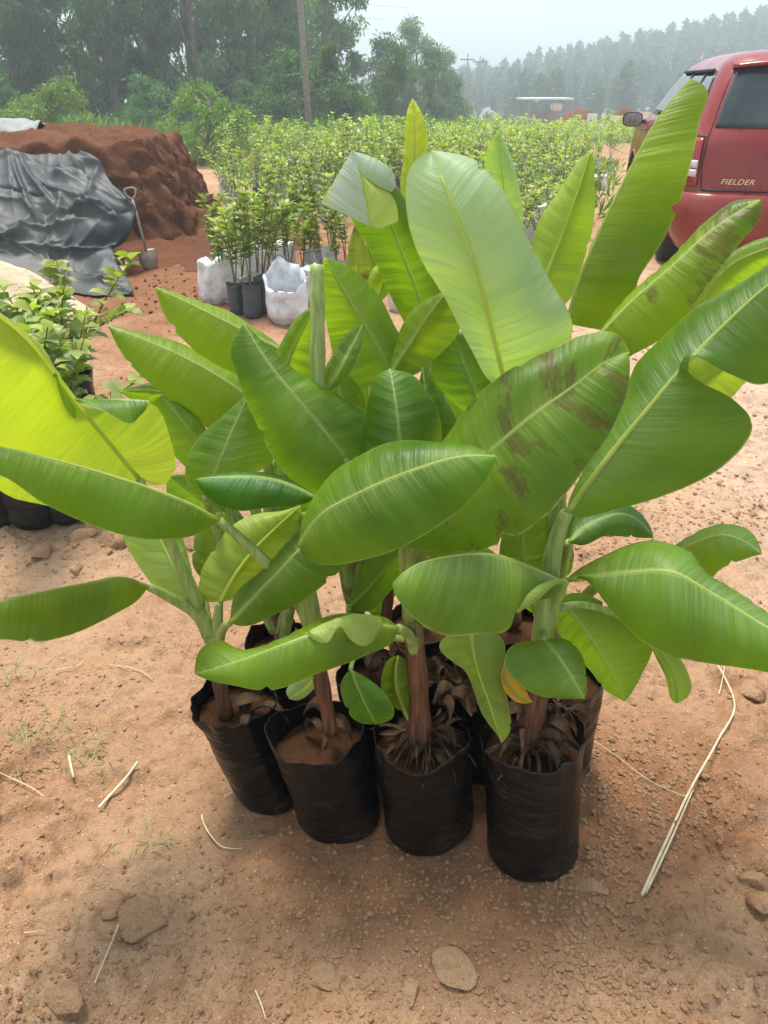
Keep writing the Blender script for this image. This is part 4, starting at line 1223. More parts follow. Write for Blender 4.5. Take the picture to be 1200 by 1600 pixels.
def rail_ts(mid, pts):
    """knots for a rail: explicit third values, else chord length"""
    full = [mid[0][:2]] + [q[:2] for q in pts] + [mid[-1][:2]]
    t = list(chord(full))
    if len(pts) and len(pts[0]) > 2:
        t = [0.0] + [q[2] for q in pts] + [1.0]
    return np.array(full, float), np.array(t)

def leaf(plant, mid, L, Rr, dL=0.03, dR=0.03, under=False, tint=(1, 1, 1), patch=0.0, camber=0.008, ripple=0.0007, tears=2,
         pet=None, rib=(0.0058, 0.0012), n=56, m=10, rad=(0.011, 0.008), wave=0.006, ribend=1.0, label=None):
    mid = [tuple(q) for q in mid]
    ml = hermite([(a, b, c) for a, b, c in mid], chord([q[:2] for q in mid]), n)
    M3 = np.array([P(*q) for q in ml])
    ts = np.linspace(0, 1, n + 1)
    prof = np.sin(math.pi * np.clip(ts, 0, 1)) ** 0.6
    rails = []
    for E, dY in ((L, dL), (Rr, dR)):
        if isinstance(E, dict):      # the half hidden behind: an offset from the midrib
            dx, dy, dd = E['off']
            r_ = np.array([P(q[0] + dx * p_, q[1] + dy * p_, q[2] + dd * p_) for q, p_ in zip(ml, prof)])
        else:
            full, t_ = rail_ts(mid, E)
            e2 = hermite(full, t_, n)
            r_ = np.array([P(a, b, q[2] + dY * p_) for (a, b), q, p_ in zip(e2, ml, prof)])
        rails.append(r_)
    Tn = np.gradient(M3, axis=0); Tn /= np.linalg.norm(Tn, axis=1)[:, None] + 1e-9
    arc = np.concatenate([[0], np.cumsum(np.linalg.norm(np.diff(M3, axis=0), axis=1))])
    ph = rng.random(4) * 6.28
    cols = 2 * m + 1
    V = np.zeros((n + 1, cols, 3)); UV = np.zeros((n + 1, cols, 2)); ST = np.zeros((n + 1, cols, 2))
    for side in (0, 1):
        E = rails[side] - M3; wd = np.linalg.norm(E, axis=1)
        N = np.cross(Tn, E) * (1 if side == 0 else -1)
        N /= np.linalg.norm(N, axis=1)[:, None] + 1e-9
        # smooth the normals along the leaf and point them all the same way
        ref = N[n // 2]; N = N * np.where((N * ref).sum(1) < 0, -1, 1)[:, None]
        if ref[2] < 0: N = -N
        jag = 1 + 0.012 * fbm(arc * 55 + 9 * side, arc * 0 + ph[1], 3, 3)
        cut = np.zeros(n + 1)
        for _ in range(int(rng.integers(0, tears))):
            it = int(rng.integers(int(n * 0.15), int(n * 0.92))); dp = rng.uniform(0.04, 0.14)
            cut[it] = max(cut[it], dp); cut[min(n, it + 1)] = max(cut[min(n, it + 1)], dp * 0.45)
        for k in range(1, m + 1):
            s = k / m
            bul = camber * math.sin(math.pi * s) * prof
            q = arc - 0.28 * wd * s
            rip = ripple * math.sin(math.pi * min(1, s * 1.1)) ** 0.5 * (np.sin(q * 2 * math.pi / 0.019 + ph[side] + 2 * np.sin(q * 31)) + 0.7 * np.sin(q * 2 * math.pi / 0.031 + ph[2]))
            wv = wave * s * s * np.sin(arc * 2 * math.pi / 0.16 + ph[3] + 1.5 * side) * prof
            j = m - k if side == 0 else m + k
            V[:, j] = M3 + E * (s * (1 + (jag - 1) * s ** 4) * (1 - cut * s ** 6))[:, None] + N * (bul + rip * prof + wv)[:, None]
            UV[:, j, 0] = (-1 if side == 0 else 1) * s * wd; UV[:, j, 1] = arc
            ST[:, j, 0] = (-1 if side == 0 else 1) * s; ST[:, j, 1] = ts
    V[:, m] = M3; UV[:, m, 1] = arc; ST[:, m, 1] = ts
    idx = np.arange((n + 1) * cols).reshape(n + 1, cols)
    Fq = np.stack([idx[:-1, :-1], idx[1:, :-1], idx[1:, 1:], idx[:-1, 1:]], -1).reshape(-1, 4)
    pv_ = V.reshape(-1, 3)
    fn = np.cross(pv_[Fq[:, 2]] - pv_[Fq[:, 0]], pv_[Fq[:, 3]] - pv_[Fq[:, 1]])
    fc = pv_[Fq].mean(1)
    facing = (fn * (_c - fc)).sum() > 0
    if facing == under: Fq = Fq[:, ::-1]
    loc = np.array(plant.location)
    me = mesh('leaf', pv_ - loc, Fq, M_blade, uv=UV.reshape(-1, 2), uv2=ST.reshape(-1, 2))
    o = ob('leaf', me, plant)
    o.color = (*tint, patch)
    if label: o['label'] = label
    ne = max(6, int((n + 1) * ribend))
    # the rib stands out on the underside; on the upper side it is nearly flush
    Nm = np.zeros_like(M3)
    for j_, sg in ((0, 1), (2 * m, -1)):
        Ec = V[:, j_] - M3; Nm += np.cross(Tn, Ec) * sg / (np.linalg.norm(Ec, axis=1)[:, None] + 1e-4)
    Nm /= np.linalg.norm(Nm, axis=1)[:, None] + 1e-9
    sgn = np.sign((Nm * (_c - M3)).sum()) * (1 if under else -1)
    rr0 = np.linspace(rib[0], rib[1], n + 1) * 0.62
    Mr = M3 + Nm * (sgn * rr0 * 0.75)[:, None]
    rv, rf_ = tube(Mr[:ne:2] - loc, rr0[:ne:2], 7)
    ob('midrib', mesh('midrib', rv, rf_, M_rib), o)
    if pet:
        pp = spline([P(*q) for q in pet], 20)
        pv2, pf = tube(pp - loc, np.linspace(rib[0] * 1.15, rad[0] * 1.25, 21), 10)
        ob('petiole', mesh('petiole', pv2, pf, M_stem, col=np.zeros((len(pv2), 3))), o)
    return o

def fold(leaf_o, A, Bq, tint=(1, 1, 1), under=False, bul=0.01, n=30, m=8):
    """a turned-over piece of blade between two rails of (x, y, Y)"""
    a = spline([P(*q) for q in A], n); b = spline([P(*q) for q in Bq], n)
    s = np.linspace(0, 1, m + 1)[None, :, None]
    V = a[:, None] * (1 - s) + b[:, None] * s
    N = np.cross(np.gradient(V, axis=0), np.gradient(V, axis=1)); N /= np.linalg.norm(N, axis=2)[:, :, None] + 1e-9
    N *= np.sign((N * (_c - V)).sum(2))[:, :, None]
    V = V + N * (bul * np.sin(math.pi * s))
    arc = np.concatenate([[0], np.cumsum(np.linalg.norm(np.diff(a, axis=0), axis=1))])
    UV = np.stack([np.broadcast_to(np.linspace(0, 0.05, m + 1)[None], (n + 1, m + 1)), np.broadcast_to(arc[:, None], (n + 1, m + 1))], -1)
    ST = np.stack([np.broadcast_to(np.linspace(0.4, 1, m + 1)[None], (n + 1, m + 1)), np.broadcast_to(arc[:, None], (n + 1, m + 1))], -1)
    idx = np.arange((n + 1) * (m + 1)).reshape(n + 1, m + 1)
    Fq = np.stack([idx[:-1, :-1], idx[1:, :-1], idx[1:, 1:], idx[:-1, 1:]], -1).reshape(-1, 4)
    pv_ = V.reshape(-1, 3)
    fn = np.cross(pv_[Fq[:, 2]] - pv_[Fq[:, 0]], pv_[Fq[:, 3]] - pv_[Fq[:, 1]])
    if ((fn * (_c - pv_[Fq].mean(1))).sum() > 0) == under: Fq = Fq[:, ::-1]
    o = ob('turned_edge', mesh('turned_edge', pv_ - np.array(leaf_o.parent.location), Fq, M_blade, uv=UV.reshape(-1, 2), uv2=ST.reshape(-1, 2)), leaf_o)
    o.color = (*tint, 0)
    return o

def stem(plant, pts, r0, r1, brown=(1.0, 0.0), name='pseudostem'):
    pp = spline([P(*q) for q in pts], 30)
    rr = np.linspace(r0, r1, 31) * (1 + 0.05 * np.sin(np.linspace(0, 25, 31)))
    v, f_ = tube(pp - np.array(plant.location), rr, 16)
    c = np.repeat(np.linspace(brown[0], brown[1], 31)[:, None], 16, 0).reshape(-1, 1) * np.ones((1, 3))
    return ob(name, mesh(name, v, f_, M_stem, col=c), plant)

def grow_bag(plant, base, rim, r0, r1, H, seed, soil_drop=0.05, rimrise=0.007):
    """base and rim: world xy of the two centres"""
    seg, rings = 96, 56
    rs = np.random.default_rng(seed); ph = rs.random(8) * 6.28
    loc = np.array(plant.location)
    base = np.array(base); rim = np.array(rim)
    q, a = np.meshgrid(np.arange(rings + 1) / rings, np.arange(seg) * 2 * math.pi / seg, indexing='ij')
    rr = (r0 + (r1 - r0) * q) * np.where(q < 0.07, 0.86 + 0.14 * np.sqrt(np.clip(q / 0.07, 0, 1)), 1)
    w = 1 + 0.03 * np.sin(2 * a + ph[0]) + 0.025 * np.sin(3 * a + ph[1] + 2 * q)
    ca_, sa_ = np.cos(a), np.sin(a)
    w = w + 0.030 * fbm(ca_ * 1.4 + seed, q * 17.0 + 1.6 * sa_ + 0.8 * np.sin(3 * a), 3, seed) * (1.35 - q)
    w = w + 0.05 * fbm(ca_ * 1.6 + 5, q * 4.0 + sa_ * 1.6, 2, seed + 5)
    w = w - 0.02 * np.exp(-(np.sin((a - ph[5]) / 2) / 0.05) ** 2) + 0.02 * np.exp(-(np.sin((a - ph[6]) / 2) / 0.03) ** 2)
    e = np.clip((q - 0.80) / 0.20, 0, 1)
    w = w + e * (-0.01 + 0.05 * np.sin(2 * a + ph[3]) + 0.14 * fbm(ca_ * 2.6 + seed, sa_ * 2.6, 3, seed + 40))
    z = H * q + np.clip((q - 0.7) / 0.3, 0, 1) * (rimrise * np.sin(2 * a + ph[6]) + 2.2 * rimrise * fbm(ca_ * 2.2, sa_ * 2.2 + seed, 3, seed + 50))
    V = np.stack([base[0] + (rim[0] - base[0]) * q + rr * w * ca_, base[1] + (rim[1] - base[1]) * q + rr * w * sa_, z + 0.002], -1).reshape(-1, 3)
    Fc = [(i * seg + k, i * seg + (k + 1) % seg, (i + 1) * seg + (k + 1) % seg, (i + 1) * seg + k) for i in range(rings) for k in range(seg)]
    Fc.append(tuple(range(seg))[::-1])
    V = np.array(V); V[:, 2] += gz(*base) - 0.006
    o = ob('grow_bag', mesh('grow_bag', V - loc, Fc, M_bag), plant)
    sm = o.modifiers.new('thick', 'SOLIDIFY'); sm.thickness = 0.0012; sm.offset = -1
    # soil
    zt = H - soil_drop; q = zt / H; c = base + (rim - base) * q
    i0 = int(q * rings)
    ring = V[i0 * seg:(i0 + 1) * seg] * 1.0
    cen = ring.mean(0)
    sv = [cen + np.array([0, 0, 0.006])]; 
    for f_ in (0.25, 0.5, 0.75, 0.985):
        for k in range(seg):
            w = cen + (ring[k] - cen) * f_; w[2] = cen[2] + 0.007 * float(fbm(np.array(w[0] * 40), np.array(w[1] * 40), 3, seed)); sv.append(w)
    sf = [(0, 1 + k, 1 + (k + 1) % seg) for k in range(seg)] + [(1 + i * seg + k, 1 + (i + 1) * seg + k, 1 + (i + 1) * seg + (k + 1) % seg, 1 + i * seg + (k + 1) % seg) for i in range(3) for k in range(seg)]
    ob('potting_soil', mesh('potting_soil', np.array(sv) - loc, sf, M_potsoil), plant)
    return cen

def dry_bits(plant, cen, nb, spread, seed, up=0.08, wid=0.012):
    """curled dead leaf sheaths round the foot of the stem"""
    rs = np.random.default_rng(seed); loc = np.array(plant.location)
    for b in range(nb):
        a = rs.random() * 6.28; r_ = 0.02 + rs.random() * spread * 0.4
        p0 = cen + np.array([r_ * math.cos(a) * 0.5, r_ * math.sin(a) * 0.5, 0.005 + rs.random() * up])
        a2 = a + rs.normal() * 1.3
        ln = spread * (0.6 + 0.6 * rs.random())
        p1 = p0 + np.array([math.cos(a2) * ln * 0.5, math.sin(a2) * ln * 0.5, 0.03 * rs.random()])
        p2 = p0 + np.array([math.cos(a2) * ln, math.sin(a2) * ln, -0.03 * rs.random() + 0.005]); p2[2] = max(p2[2], cen[2] + 0.006)
        c = spline([p0, p1, p2], 12)
        t = np.gradient(c, axis=0); s = np.cross(t, np.array([0, 0, 1.0])); s /= np.linalg.norm(s, axis=1)[:, None] + 1e-9
        w = wid * (0.4 + rs.random()) * np.sin(np.linspace(0.35, 2.9, 13))
        tw = np.linspace(rs.normal(), rs.normal() * 1.5, 13)
        up_ = np.array([0, 0, 1.0])
        V = []
        for i in range(13):
            dv = s[i] * math.cos(tw[i]) + up_ * math.sin(tw[i])
            for k in (-1, -0.5, 0, 0.5, 1): V.append(c[i] + dv * w[i] * k + np.cross(dv, t[i] / (np.linalg.norm(t[i]) + 1e-9)) * w[i] * 0.7 * k * k)
        Fc = [(i * 5 + k, i * 5 + k + 1, (i + 1) * 5 + k + 1, (i + 1) * 5 + k) for i in range(12) for k in range(4)]
        ob('dry_sheath', mesh('dry_sheath', np.array(V) - loc, Fc, M_dry), plant)

def pot(label, base_px, rim_px, r0, r1, H, seed, drop=0.05):
    b = PZ(*base_px, 0.0); r_ = PZ(*rim_px, H)
    t = thing('potted_banana_plant', label, 'banana plant', (b[0], b[1], gz(b[0], b[1])), 0, 'young banana plants in black bags')
    c = grow_bag(t, b[:2], r_[:2], r0, r1, H, seed, drop)
    return t, c

p1, c1 = pot('banana plant in the leftmost leaning black bag with two leaves reaching left', (425, 1232), (362, 1088), 0.076, 0.080, 0.28, 1, 0.05)
p2, c2 = pot('banana plant in second black bag from left, bag wide open and tilted', (532, 1272), (494, 1134), 0.080, 0.084, 0.275, 2, 0.06)
p3, c3 = pot('banana plant with reddish stem in third black bag, broad brown blotched leaf', (670, 1285), (660, 1142), 0.085, 0.087, 0.29, 3, 0.045)
p4, c4 = pot('banana plant in rightmost front black bag with drooping right leaves', (832, 1322), (836, 1144), 0.088, 0.091, 0.29, 4, 0.05)
p5, c5 = pot('banana plant hidden behind the two left bags, leaves pointing up left', (470, 1130), (444, 1005), 0.078, 0.082, 0.28, 5, 0.04)
p6, c6 = pot('banana plant in back row behind second and third bags, with rolled new leaf', (602, 1182), (590, 1050), 0.078, 0.082, 0.28, 6, 0.04)
p7, c7 = pot('banana plant in back row carrying the tall pale central leaf', (746, 1182), (745, 1050), 0.078, 0.082, 0.28, 7, 0.04)
p8, c8 = pot('banana plant behind rightmost bag with tall upright leaf near the car', (866, 1175), (876, 1050), 0.078, 0.082, 0.28, 8, 0.04)

YG = (1.35, 1.10, 0.75)     # yellowish tint
DG = (0.62, 0.78, 1.0)      # deep green tint
BG = (0.75, 0.95, 1.9)      # bluish green tint
# ---- plant 1
stem(p1, [(353, 1120, 1.105), (340, 1050, 1.112), (325, 985, 1.115), (308, 945, 1.12)], 0.015, 0.011, (1.1, -0.1))
M_ = leaf(p1, [(218, 748, 1.12), (170, 690, 1.10), (118, 628, 1.06), (80, 578, 1.02), (45, 534, .98), (-40, 470, .92), (-120, 432, .88), (-200, 412, .85)],
     [(214, 762, .02), (150, 795, .12), (60, 790, .25), (-20, 750, .42), (-120, 640, .68), (-185, 510, .88)],
     [(255, 758, .03), (273, 733, .06), (266, 685, .11), (236, 632, .17), (180, 628, .21), (122, 626, .262), (84, 577, .36), (47, 529, .46), (-38, 462, .63), (-120, 424, .8)],
     0.0, 0.02, True, YG, 0.0, 0.004, pet=[(218, 748, 1.12), (240, 790, 1.12), (265, 845, 1.12), (285, 890, 1.12), (310, 948, 1.12)])
fold(M_, [(116, 624, 1.05), (150, 624, 1.06), (190, 623, 1.06), (234, 626, 1.07)], [(120, 628, 1.045), (160, 642, 1.03), (205, 662, 1.03), (218, 648, 1.05)], bul=0.004)
fold(M_, [(84, 580, 1.01), (98, 606, 1.035), (112, 628, 1.05)], [(88, 592, 1.0), (104, 640, 1.02), (118, 655, 1.04)], bul=0.003)
N_ = leaf(p1, [(232, 917, 1.08), (200, 903, 1.05), (130, 912, 1.0), (60, 926, .95), (0, 940, .91), (-60, 962, .88), (-110, 988, .86)],
     {'off': (0, 18, 0.09)}, [(215, 937), (180, 959), (120, 988), (50, 1005), (0, 998), (-60, 996)], 0, -0.05, False, (1, 1.02, 1.2),
     pet=[(232, 917, 1.08), (270, 936, 1.1), (305, 957, 1.112), (326, 992, 1.115)])
leaf(p1, [(302, 942, 1.13), (275, 890, 1.15), (252, 845, 1.18), (225, 790, 1.2)], [(262, 928), (222, 893), (191, 842), (195, 800)], [(302, 905), (292, 855), (262, 805)],
     0.03, 0.03, True, (1.05, 1.05, .9), pet=[(302, 942, 1.13), (318, 967, 1.12), (330, 1000, 1.115)])
leaf(p1, [(318, 905, 1.2), (332, 872, 1.22), (345, 840, 1.24), (350, 800, 1.27)], [(302, 885), (300, 850), (315, 810)], [(335, 900), (345, 870), (365, 820)], 0.02, 0.02, False, (1.1, 1.05, 1.2),
     pet=[(318, 905, 1.2), (318, 945, 1.16), (328, 995, 1.118)])
leaf(p1, [(343, 941, 1.12), (362, 905, 1.13), (395, 860, 1.15), (430, 825, 1.17), (470, 790, 1.2)], [(313, 938, .06), (311, 905, .17), (330, 866, .36), (362, 822, .56), (405, 801, .76), (442, 797, .9)],
     [(368, 934, .1), (402, 905, .3), (442, 872, .55), (470, 832, .8)], 0.02, 0.02, True, (1.25, 1.1, .55), 0.25, pet=[(343, 941, 1.12), (340, 970, 1.118), (337, 1003, 1.115)])
leaf(p1, [(358, 973, 1.02), (385, 945, 1.0), (430, 898, .98), (468, 858, .975), (520, 820, .975), (560, 800, .98)], [(370, 930), (410, 885), (450, 852), (500, 808)],
     [(378, 977), (440, 957), (500, 917), (541, 883), (562, 845)], 0.05, -0.01, False, (1, 1, 1), pet=[(358, 973, 1.02), (348, 984, 1.06), (344, 1008, 1.11)], rad=(0.007, 0.006))
dry_bits(p1, c1 + np.array([0.03, 0, 0]), 4, 0.06, 1, 0.03, 0.016)
# ---- plant 2
stem(p2, [(518, 1145, 1.02), (508, 1095, 1.02), (492, 1010, 1.02), (482, 945, 1.02), (474, 905, 1.015)], 0.012, 0.018, (1.3, -0.4))
leaf(p2, [(342, 812, .985), (300, 788, .955), (260, 771, .94), (170, 741, .92), (80, 716, .90), (0, 698, .88), (-80, 692, .87), (-150, 708, .87)], {'off': (0, 30, 0.10)},
     [(314, 833), (240, 842), (160, 827), (100, 803), (60, 782), (0, 744), (-80, 732)], 0, -0.03, False, (.9, .95, .8),
     pet=[(342, 812, .985), (385, 850, 1.0), (425, 887, 1.01), (462, 930, 1.02), (488, 985, 1.02)])
leaf(p2, [(463, 859, .99), (500, 806, .95), (560, 771, .93), (650, 733, .92), (720, 713, .92), (776, 713, .93)], [(470, 830), (490, 783), (520, 732), (575, 706), (660, 690), (730, 693)],
     [(490, 877), (530, 883), (585, 871), (660, 837), (725, 791), (760, 748)], 0.07, -0.03, False, (1, 1, 1), 0.0, 0.011, pet=[(463, 859, .99), (468, 900, 1.01), (490, 960, 1.02), (500, 1005, 1.02)])
leaf(p2, [(500, 1040, 1.03), (488, 1060, 1.01), (470, 1078, 1.0), (452, 1092, .99)], [(478, 1052), (458, 1066), (448, 1082)], [(500, 1068), (485, 1086), (465, 1094)], 0.01, 0.01, True, (1, 1, 1.2), n=24,
     pet=[(500, 1040, 1.03), (505, 1050, 1.03), (508, 1085, 1.02)], rad=(0.004, 0.004), rib=(.003, .001))
dry_bits(p2, c2 + np.array([0.015, 0.01, 0]), 7, 0.06, 2, 0.06, 0.01)
# ---- plant 3
stem(p3, [(657, 1160, 1.01), (652, 1090, 1.01), (648, 1010, 1.01), (641, 940, 1.008), (635, 870, 1.0), (637, 810, .988)], 0.024, 0.009, (1.15, 0.0))
leaf(p3, [(638, 803, .985), (700, 757, .985), (765, 705, .99), (830, 650, 1.0), (900, 600, 1.02), (950, 563, 1.03), (983, 550, 1.04)],
     [(655, 740), (692, 688), (725, 638), (785, 588), (850, 550), (915, 521), (962, 522)], [(632, 850), (690, 863), (745, 861), (830, 823), (900, 752), (950, 682), (980, 612)],
     0.06, -0.05, False, (1.08, 1.03, .75), 0.95, 0.012, pet=[(638, 803, .985), (634, 860, 1.0), (642, 940, 1.01), (648, 1005, 1.01)])
BJ = leaf(p3, [(622, 981, .97), (560, 975, .93), (500, 987, .9), (440, 1008, .88), (380, 1030, .88), (330, 1046, .88), (304, 1053, .89)],
     [(600, 962), (560, 958), (500, 972), (440, 1000), (376, 1019), (346, 1003), (315, 1014)], [(618, 998), (570, 1023), (500, 1053), (425, 1077), (365, 1071), (322, 1062)], 0.07, -0.025, False, (1, 1, .9),
     pet=[(622, 981, .97), (638, 992, .99), (648, 1035, 1.01)])
fold(BJ, [(478, 989, .895), (510, 972, .905), (550, 960, .915), (594, 965, .93)], [(480, 991, .89), (512, 1004, .88), (530, 978, .89), (548, 1000, .89), (563, 1009, .89), (594, 985, .92)], (1.3, 1.1, .9), True, 0.006)
leaf(p3, [(548, 1046, 1.0), (562, 1082, .98), (588, 1132, .97)], [(536, 1062), (543, 1100), (560, 1128)], [(578, 1064), (608, 1092), (616, 1112)], 0.02, 0.0, False, DG, n=30,
     pet=[(548, 1046, 1.0), (560, 1015, 1.04), (640, 1000, 1.01)], rad=(0.005, 0.005), rib=(.0035, .001))
leaf(p3, [(632, 1112, 1.0), (618, 1068, .99), (622, 1024, 1.0)], [(602, 1098), (599, 1050), (608, 1030)], [(642, 1095), (640, 1050), (632, 1030)], 0.01, 0.01, False, (.9, .8, .6), 0.5, n=26,
     pet=[(632, 1112, 1.0), (642, 1130, 1.005), (652, 1150, 1.01)], rad=(0.004, 0.004), rib=(.003, .001))
dry_bits(p3, c3, 46, 0.075, 3, 0.035, 0.0042)
dry_bits(p3, c3, 14, 0.06, 37, 0.05, 0.009)
dry_bits(p3, c3 + np.array([0.035, 0.02, 0.09]), 6, 0.035, 33, 0.05, 0.010)
dry_bits(p3, c3 + np.array([0.05, 0.05, 0.07]), 14, 0.07, 38, 0.09, 0.016)
# ---- plant 4
stem(p4, [(828, 1165, 1.01), (836, 1090, 1.01), (846, 1010, 1.01), (857, 925, 1.014), (868, 850, 1.02), (886, 800, 1.02)], 0.027, 0.010, (1.4, -1.0))
leaf(p4, [(885, 801, 1.02), (925, 745, 1.03), (960, 700, 1.04), (1010, 640, 1.05), (1060, 580, 1.06), (1130, 508, 1.07), (1200, 445, 1.07), (1270, 400, 1.05), (1330, 380, 1.03)],
     [(903, 748, .10), (935, 685, .2), (975, 620, .31), (993, 562, .42), (1058, 510, .53), (1130, 455, .67), (1200, 411, .80), (1270, 376, .92)],
     [(905, 809, .03), (960, 798, .08), (1040, 773, .16), (1130, 727, .25), (1178, 665, .34), (1140, 620, .41), (1078, 583, .455), (1083, 564, .475), (1135, 583, .53), (1190, 602, .62), (1250, 560, .75), (1310, 430, .93)],
     0.09, -0.02, False, (.88, .95, 1.7), 0.0, 0.010, n=90, pet=[(885, 801, 1.02), (866, 850, 1.02), (854, 930, 1.012), (846, 1005, 1.01)], rib=(.0085, .002), rad=(.014, .01))
BAl = leaf(p4, [(882, 909, .98), (830, 886, .95), (780, 868, .92), (700, 869, .89), (640, 888, .87), (613, 913, .86)], {'off': (5, 26, 0.10)},
     [(872, 926), (812, 953), (800, 979), (740, 991), (690, 991), (645, 963), (619, 932)], 0, -0.06, False, (1.08, 1.02, 1.5), 0.0, 0.013, pet=[(882, 909, .98), (870, 938, 1.0), (853, 985, 1.01)])
fold(BAl, [(806, 955, .895), (828, 925, .91), (856, 908, .935), (880, 906, .96)], [(808, 958, .90), (840, 938, .91), (862, 918, .935), (880, 912, .96)], (1.3, 1.1, .7), True, 0.003)
leaf(p4, [(885, 906, 1.0), (925, 901, .97), (985, 894, .94), (1048, 893, .91), (1110, 925, .89), (1200, 980, .86), (1290, 1030, .84), (1360, 1060, .83)],
     [(900, 892, .04), (950, 868, .12), (1000, 846, .2), (1035, 842, .27), (1078, 866, .35), (1082, 900, .42), (1150, 942, .55), (1215, 983, .7), (1290, 1024, .85)],
     [(925, 914, .08), (945, 942, .14), (975, 978, .22), (1030, 1016, .36), (1100, 1037, .5), (1180, 1047, .65), (1260, 1060, .8), (1320, 1070, .92)],
     0.10, -0.03, False, (.95, 1, 1.5), 0.0, 0.018, n=80, pet=[(885, 906, 1.0), (866, 940, 1.01), (851, 988, 1.01)], rib=(.0055, .0015))
leaf(p4, [(868, 935, 1.02), (898, 965, 1.0), (933, 1015, .98), (958, 1060, .975), (976, 1096, .97)], [(873, 985), (893, 1025), (928, 1053), (955, 1083)], [(905, 926), (960, 950), (1016, 984), (1023, 1010), (1002, 1055)],
     0.03, 0.01, False, (.92, 1, 1.2), pet=[(868, 935, 1.02), (858, 960, 1.015), (849, 1005, 1.01)])
leaf(p4, [(1008, 990, .96), (1035, 1020, .955), (1055, 1060, .95), (1058, 1099, .95)], [(1022, 1022), (1043, 1066), (1050, 1094)], [(1048, 1008), (1074, 1046), (1078, 1076)], 0.0, 0.01, True, (1.05, 1.05, .6), n=36,
     pet=[(1008, 990, .96), (960, 960, .985), (905, 945, 1.0), (855, 960, 1.012)], rad=(0.006, 0.005), rib=(.004, .001))
leaf(p4, [(850, 1001, .97), (875, 1030, .935), (895, 1060, .915), (913, 1092, .905)], [(815, 1004, .1), (786, 1038, .35), (812, 1070, .6), (860, 1091, .85)], [(880, 1000, .15), (910, 1025, .4), (920, 1060, .7)],
     -0.03, 0.03, False, (1, 1.03, 1.6), pet=[(850, 1001, .97), (848, 990, .99), (846, 1015, 1.01)], rad=(.006, .006), rib=(.004, .001))
leaf(p4, [(735, 976, .97), (745, 1040, .945), (765, 1100, .935), (784, 1161, .93)], [(699, 993, .08), (727, 1055, .4), (754, 1110, .72)], [(768, 986, .08), (785, 1050, .4), (797, 1110, .72), (794, 1145, .92)],
     0.01, 0.01, True, (.9, .85, .5), 0.35, pet=[(735, 976, .97), (765, 945, .99), (850, 935, 1.015)], rad=(.007, .006), rib=(.004, .001))
leaf(p4, [(802, 1030, .955), (786, 1048, .95), (800, 1076, .945), (832, 1097, .94)], [(784, 1038), (780, 1052), (788, 1078), (812, 1096)], [(800, 1040), (812, 1066), (826, 1086)], 0.0, 0.01, True, (2.6, 1.0, .25), 0.3, n=26,
     pet=[(802, 1030, .955), (825, 1020, .98), (846, 1030, 1.01)], rad=(.004, .004), rib=(.0025, .001), label='withered orange yellow leaf')
dry_bits(p4, c4 + np.array([-0.01, 0, 0]), 50, 0.068, 4, 0.06, 0.005)
dry_bits(p4, c4, 16, 0.06, 47, 0.08, 0.010)
dry_bits(p4, c4 + np.array([0.03, 0, 0.06]), 10, 0.045, 44, 0.05, 0.007)
# ---- plant 8 (behind the rightmost bag)
p9, c9 = pot('banana plant in the hindmost row behind the reddish stemmed plant', (668, 1085), (660, 965), 0.078, 0.082, 0.28, 9, 0.04)
p10, c10 = pot('banana plant in the hindmost row behind the rightmost front bag', (800, 1095), (802, 975), 0.078, 0.082, 0.28, 10, 0.04)
stem(p9, [(660, 965, 1.37), (655, 880, 1.38), (660, 760, 1.38)], 0.018, 0.014, (0.8, -0.4))
stem(p10, [(802, 975, 1.36), (800, 880, 1.38), (790, 760, 1.38)], 0.018, 0.014, (0.8, -0.4))
for pl_, xx in ((p9, 660), (p10, 795)):
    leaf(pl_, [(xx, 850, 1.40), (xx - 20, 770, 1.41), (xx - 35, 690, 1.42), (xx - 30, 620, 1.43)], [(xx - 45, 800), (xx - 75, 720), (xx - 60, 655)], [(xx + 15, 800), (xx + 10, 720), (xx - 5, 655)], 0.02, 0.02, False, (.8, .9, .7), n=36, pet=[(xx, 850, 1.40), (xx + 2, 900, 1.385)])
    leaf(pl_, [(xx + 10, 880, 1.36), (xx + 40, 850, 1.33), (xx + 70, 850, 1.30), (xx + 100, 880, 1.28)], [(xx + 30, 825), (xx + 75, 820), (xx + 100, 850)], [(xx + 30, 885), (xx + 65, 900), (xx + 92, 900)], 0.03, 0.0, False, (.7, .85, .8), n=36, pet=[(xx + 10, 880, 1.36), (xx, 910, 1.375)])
    leaf(pl_, [(xx - 10, 900, 1.34), (xx - 40, 890, 1.32), (xx - 65, 915, 1.30), (xx - 80, 960, 1.28)], [(xx - 35, 865), (xx - 78, 890), (xx - 95, 940)], [(xx - 30, 920), (xx - 45, 940), (xx - 62, 960)], 0.0, 0.03, False, (.65, .8, .8), n=36, pet=[(xx - 10, 900, 1.34), (xx, 920, 1.37)])
